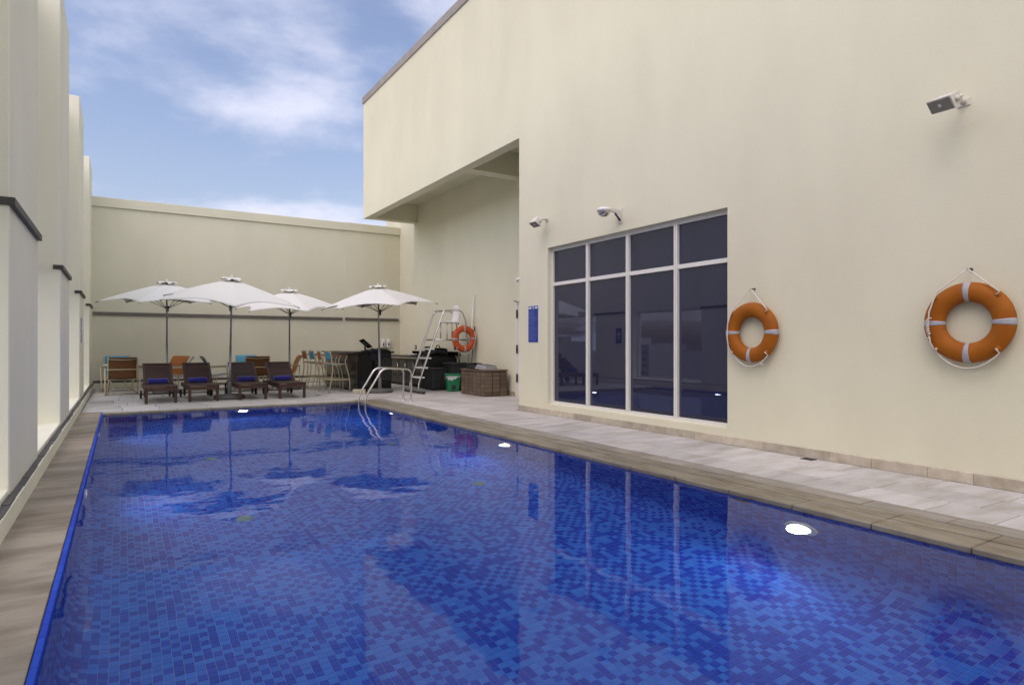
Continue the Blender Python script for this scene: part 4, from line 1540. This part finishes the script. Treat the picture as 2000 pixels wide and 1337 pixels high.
# ------------------------------------------------------------------ lifebuoys
def lifebuoy(loc, normal, m, label, hook=0.50, ropeh=True, bands=(0, 90, 180, 270), rot=0.0, knot=False):
    """ring in local XZ plane, facing local -Y."""
    o = thing('lifebuoy', label, 'lifebuoy', loc, 0, 'orange lifebuoys with white rope')
    o.rotation_euler = rot_to(normal).to_euler()
    a = MB()
    R0, r0 = 0.272, 0.088
    def ft(t, s):
        u_, v_ = 2 * PI * t, 2 * PI * s
        return ((R0 + r0 * math.cos(v_)) * math.cos(u_), 0.70 * r0 * math.sin(v_), (R0 + r0 * math.cos(v_)) * math.sin(u_))
    a.grid(ft, 72, 24)
    bmesh.ops.remove_doubles(a.bm, verts=a.bm.verts, dist=0.0005)
    ring = a.build('ring', m, o)
    for bd in bands:
        a = MB()
        def fb2(t, s, bd=bd):
            u_, v_ = R(bd) + (t - .5) * 0.17, 2 * PI * s
            q_ = 1.025
            return ((R0 + r0 * q_ * math.cos(v_)) * math.cos(u_), 0.70 * r0 * q_ * math.sin(v_), (R0 + r0 * q_ * math.cos(v_)) * math.sin(u_))
        a.grid(fb2, 4, 24)
        q_ = a.build('tape_band', 'reflective_tape', o)
        q_.modifiers.new('thick', 'SOLIDIFY').thickness = 0.003
    RR = R0 + r0
    for an in (45, 135, 225, 315):
        a = MB()
        c_, s_ = math.cos(R(an)), math.sin(R(an))
        a.lathe([(0.0, 0.004), (0.024, 0.004), (0.030, -0.004), (0.033, -0.02)], ((RR - .035) * c_, -0.050, (RR - .035) * s_), (0, -1, 0), 14)
        a.build('rope_eyelet', m, o)
    rp = MB()
    def arc(a0, a1, rad, yy, sagf=0.0, n_=14):
        return [(rad * math.cos(R(a0 + (a1 - a0) * k / n_)) , yy, rad * math.sin(R(a0 + (a1 - a0) * k / n_)) - sagf * math.sin(PI * k / n_)) for k in range(n_ + 1)]
    e = lambda an, rad=RR - .03, yy=-0.066: (rad * math.cos(R(an)), yy, rad * math.sin(R(an)))
    if hook:
        rp.tube([e(45), e(45, RR + .005, -0.06), (0.0 + .004, -0.02, hook)], 0.0075, 8)
        rp.tube([(-.004, -0.02, hook), e(128, RR + .01, -0.04), e(140, RR - .03, -0.072), e(160, RR - .055, -0.075), e(190, RR - .06, -0.075), e(212, RR - .03, -0.072), e(225, RR - .01, -0.06)], 0.0075, 8)
    else:
        rp.tube([e(35), e(10, RR - .05, -.075), e(-25, RR - .05, -.075), e(-45)], 0.0075, 8)
    rp.tube([e(225)] + [(p[0], p[1], p[2]) for p in arc(228, 312, RR + .004, -0.03, 0.045)] + [e(315)], 0.0075, 8)
    if knot:
        for k in range(7):
            p_ = Vector(e(180 + k * 4.2 - 6, RR - .058, -0.078))
            rp.tube([p_ + Vector((-.013, 0, -.008)), p_ + Vector((0.0, -.010, 0.0)), p_ + Vector((.013, 0, .008))], 0.0065, 6)
        p_ = Vector(e(172, RR - .058, -0.078)); rp.tube([p_, p_ + Vector((.035, -.006, .006))], 0.006, 6)
        p_ = Vector(e(205, RR - .05, -0.075)); rp.tube([p_, p_ + Vector((-.03, -.008, -.012))], 0.006, 6)
    else:
        p_ = Vector(e(292, RR + .035, -0.03)); rp.tube([p_, p_ + Vector((.02, -.01, -.015)), p_ + Vector((.035, -.01, -.005))], 0.0065, 6)
    rp.build('rope', 'rope', o)
    if hook:
        a = MB()
        a.lathe([(0.0, 0.0), (0.014, 0.0), (0.014, 0.004), (0.006, 0.006), (0.005, 0.035), (0.009, 0.037), (0.009, 0.042), (0.0, 0.043)], (0, 0.0615, hook + .004), (0, -1, 0), 12)
        a.tube([(0, 0.06, hook + .004), (0, -0.022, hook + .004)], 0.004, 6)
        a.build('hook', 'steel_dull', o)
    return o
lifebuoy((XW - 0.0625, 2.585, 1.45), (-1, 0, 0), 'buoy', 'orange lifebuoy on the wall with a knotted white rope, far from the window', 0.475, knot=True)
lifebuoy((XW - 0.0625, 4.855, 1.40), (-1, 0, 0), 'buoy', 'orange lifebuoy hung on the wall right beside the tinted window', 0.52, bands=(0, 180, 268))
lifebuoy((7.80, YA - 0.085, 1.415), (0, -1, 0), 'buoy_red', 'red-orange lifebuoy hung on the steel lifeguard chair', 0, bands=(2, 92, 182, 272))

# poles leaning on the wall
a = MB(); a.tube([(7.98, 15.06, 0.0), (8.165, 15.02, 2.62)], 0.017, 10)
q = a.build('skimmer_pole', 'white_plastic')
tag(q, 'long white cleaning pole leaning on the recess wall behind the lifeguard chair', 'pole')
a = MB(); a.tube([(7.95, 14.90, 0.0), (8.17, 14.98, 1.75)], 0.013, 8)
q = a.build('broom_handle', 'dark_wood')
tag(q, 'short dark wooden pole leaning on the recess wall beside the deck box', 'pole')

# ------------------------------------------------------------------ wall speakers and cameras
def wall_speaker(loc, n, roll, label, w_=0.30, h_=0.17, dp=0.16):
    o = thing('wall_speaker', label, 'speaker', loc, 0, 'beige outdoor wall speakers')
    mt = rot_to(n) @ Matrix.Rotation(roll, 4, 'Y')
    a = MB()
    f = [(-w_ / 2, 0, -h_ / 2), (w_ / 2, 0, -h_ / 2), (w_ / 2, 0, h_ / 2), (-w_ / 2, 0, h_ / 2)]
    bk = [(-w_ * .40, dp, -h_ * .33), (w_ * .40, dp, -h_ * .33), (w_ * .40, dp, h_ * .33), (-w_ * .40, dp, h_ * .33)]
    fv = [a.bm.verts.new(mt @ Vector(p)) for p in f]
    bv = [a.bm.verts.new(mt @ Vector(p)) for p in bk]
    a.bm.faces.new(fv); a.bm.faces.new(bv[::-1])
    for i in range(4):
        a.bm.faces.new((fv[i], bv[i], bv[(i + 1) % 4], fv[(i + 1) % 4]))
    bmesh.ops.bevel(a.bm, geom=list(a.bm.edges), offset=0.006, segments=2, affect='EDGES')
    a.build('cabinet', 'speaker_body', o)
    a = MB(); a.box(-w_ / 2 + .010, w_ / 2 - .010, -0.004, 0.004, -h_ / 2 + .010, h_ / 2 - .010, 0.002, mt)
    gr = a.build('grille', 'speaker_grille', o)
    a = MB(); a.box(-0.016, 0.016, -0.007, -0.003, -0.014, 0.014, 0.001, mt)
    a.build('badge', 'speaker_body', gr)
    a = MB()
    wy = XW - loc[0]
    e0 = mt @ Vector((w_ * .43, dp * .6, 0))
    c0 = mt @ Vector((0, dp, 0))
    a.tube(fillet([mt @ Vector((w_ * .46, dp * .45, 0)), mt @ Vector((w_ * .56, dp * .7, 0)), mt @ Vector((w_ * .2, dp * 1.15, 0)), c0], 0.03, 4), 0.012, 8)
    a.lathe([(0, -.012), (.022, -.012), (.022, .012), (0, .012)], mt @ Vector((w_ * .50, dp * .45, 0)), mt.to_3x3() @ Vector((1, 0, 0)), 14)
    a.tube([c0, Vector((wy, c0.y, c0.z))], 0.022, 10)
    a.box(wy - .012, wy + .001, c0.y - .05, c0.y + .05, c0.z - .035, c0.z + .035, 0.003)
    a.build('bracket', 'speaker_body', o)
    return o
wall_speaker((6.16, 2.694, 3.369), (-0.70, 0.40, -0.58), 0.16, 'beige box speaker high on the wall above the two lifebuoys', 0.265, 0.128, 0.13)
wall_speaker((6.22, 9.196, 3.377), (-0.54, 0.06, -0.84), 0.05, 'beige box speaker on the wall between the recess corner and the window', 0.24, 0.14, 0.14)

dc = thing('dome_camera', 'grey dome security camera on an arm above the tinted window', 'security camera', (XW, 7.25, 3.24))
a = MB(); a.box(-0.012, 0.002, -0.055, 0.055, -0.14, 0.10, 0.004)
a.build('wall_plate', 'speaker_body', dc)
a = MB()
a.prism([(-0.01, -0.02, -0.10), (-0.01, -0.02, 0.07), (-0.32, -0.02, 0.075), (-0.32, -0.02, 0.045), (-0.10, -0.02, 0.02)], (0, 0.04, 0))
a.build('arm', 'speaker_body', dc)
a = MB()
a.tube([(-0.03, -0.025, -0.09), (-0.13, -0.025, 0.0)], 0.016, 8)
a.build('junction', 'charcoal_plastic', dc)
a = MB()
a.lathe([(0.0, 0.06), (0.07, 0.06), (0.10, 0.045), (0.105, 0.005), (0.0, 0.005)], (-0.33, 0, 0.01), seg=28)
hs = a.build('housing', 'white_plastic', dc)
a = MB()
a.lathe([(0.092, 0.004), (0.088, -0.03), (0.065, -0.06), (0.035, -0.072), (0.0, -0.076)], (-0.33, 0, 0.01), seg=28)
a.build('dome', 'steel', hs)

bc_ = thing('bullet_camera', 'small white bullet camera at the recess corner above the door', 'security camera', (6.62, YC + 0.001, 2.52))
a = MB(); a.lathe([(0, 0), (.04, 0), (.04, .015), (.015, .02), (.015, .10), (0, .10)], (0, 0, 0), (0, 1, 0), 16)
a.build('mount', 'white_plastic', bc_)
dn = Vector((-0.66, 0.62, -0.38)).normalized()
a = MB(); a.lathe([(0, -.07), (.035, -.065), (.038, .09), (.0, .085)], (-0.02, 0.12, 0.02), dn, 18)
q = a.build('body', 'white_plastic', bc_)
a = MB(); a.lathe([(0, .0915), (.034, .0915), (.034, .088), (0, .087)], (-0.02, 0.12, 0.02), dn, 18)
a.build('lens', 'screen_black', q)

# ------------------------------------------------------------------ signs
def sign(loc, sgn, w_, h_, label, pict=False):
    """flat panel; sgn = -1 faces -X, +1 faces +X."""
    o = thing('pool_rules_sign', label, 'sign', loc)
    a = MB(); a.box(0, sgn * 0.006, -w_ / 2, w_ / 2, -h_ / 2, h_ / 2)
    a.build('panel', 'sign_white', o)
    a = MB(); a.box(sgn * .006, sgn * .0085, -w_ / 2 + .006, w_ / 2 - .006, -h_ / 2 + .006, h_ / 2 - .006)
    pn = a.build('print', 'sign_blue', o)
    rn = random.Random(4)
    x0, x1 = sgn * .0085, sgn * .0095
    if pict:
        a = MB()
        a.box(x0, x1, -0.08, 0.08, 0.02, 0.10); a.box(x0, x1, -0.03, 0.03, -0.10, 0.0)
        a.build('pictogram', 'sign_white', pn)
    else:
        a = MB(); a.box(x0, x1, 0.06, 0.145, h_ / 2 - .058, h_ / 2 - .022); a.build('emblem', 'sign_white', pn)
        a = MB(); a.box(x0, x1, -0.145, -0.06, h_ / 2 - .058, h_ / 2 - .022); a.build('emblem', 'sign_white', pn)
        a = MB(); a.box(x0, x1, -0.018, 0.018, h_ / 2 - .055, h_ / 2 - .022); a.build('emblem', 'sign_white', pn)
    a = MB()
    z = h_ / 2 - .085
    k = 0
    while z > -h_ / 2 + .03:
        if pict and z > -0.12:
            z -= .02; continue
        if k in (0, 15):
            a.box(x0, x1, -0.05, 0.06, z - .007, z); z -= .012
        else:
            l_ = rn.uniform(.5, 1.0)
            a.box(x0, x1, w_ / 2 - .025 - (w_ - .05) * l_, w_ / 2 - .025, z - .004, z)
        z -= .0175; k += 1
    a.build('text_lines', 'sign_text', pn)
    return o
sign((XW, 9.63, 1.635), -1, 0.33, 0.68, 'tall blue notice panel with fine print between the recess corner and the window')
sign((XP, 15.62, 1.55), 1, 0.30, 0.52, 'blue notice panel fixed to a pier of the side wall', True)

# ------------------------------------------------------------------ dispensers and sockets
for k, (x, lab) in enumerate(((7.88, 'white wall soap dispenser with dark window, the one closer to the parasol pole'), (8.07, 'white wall soap dispenser with dark window, the one closer to the recess corner'))):
    o = thing('soap_dispenser', lab, 'dispenser', (x, YB - 0.035, 1.30), 0, 'white soap dispensers over the service counter')
    a = MB(); a.box(-0.065, 0.065, -0.11, 0.001, -0.15, 0.15, 0.03, seg=3)
    a.build('case', 'white_plastic', o)
    a = MB(); a.box(-0.025, 0.025, -0.114, -0.10, -0.08, 0.02, 0.012, seg=2)
    a.build('level_window', 'screen_black', o)
for y, lab in ((19.05, 'black wall socket plate with white insert above the service counter'), (16.2, 'grey wall socket plate above the black equipment bag')):
    o = thing('wall_socket', lab, 'socket', (XR1, y, 1.18))
    a = MB(); a.box(-0.02, 0.001, -0.06, 0.06, -0.065, 0.065, 0.006)
    a.build('plate', 'black_matt' if y > 18 else 'steel_dull', o)
    a = MB(); a.box(-0.026, -0.018, -0.028, 0.028, -0.03, 0.03, 0.003)
    a.build('insert', 'white_plastic' if y > 18 else 'charcoal_plastic', o)

# ------------------------------------------------------------------ far city beyond the open bays
rc = random.Random(11)
for k in range(16):
    dist = rc.uniform(260, 700)
    yy = -320 + k * 62 + rc.uniform(-18, 18)
    h_ = rc.uniform(22, 52) * (0.8 + dist / 1800)
    w_, l_ = rc.uniform(18, 34), rc.uniform(22, 46)
    o = thing('city_block', 'far pale city block beyond the open bays, mirrored in the tinted window', 'building', (-dist, yy, -45), 0, 'far city blocks')
    a = MB(); a.box(-w_ / 2, w_ / 2, -l_ / 2, l_ / 2, 0, h_)
    a.box(-w_ / 6, w_ / 6, -l_ / 6, l_ / 6, h_, h_ + 4)
    a.build('wall', 'city_wall', o)
    nfl = int(h_ / 4)
    for f_ in range(max(0, nfl - 6), nfl):
        a = MB(); a.box(w_ / 2 - .1, w_ / 2 + .15, -l_ / 2 + 1.5, l_ / 2 - 1.5, f_ * 4 + 1.2, f_ * 4 + 2.7)
        a.build('window_band', 'city_window', o)
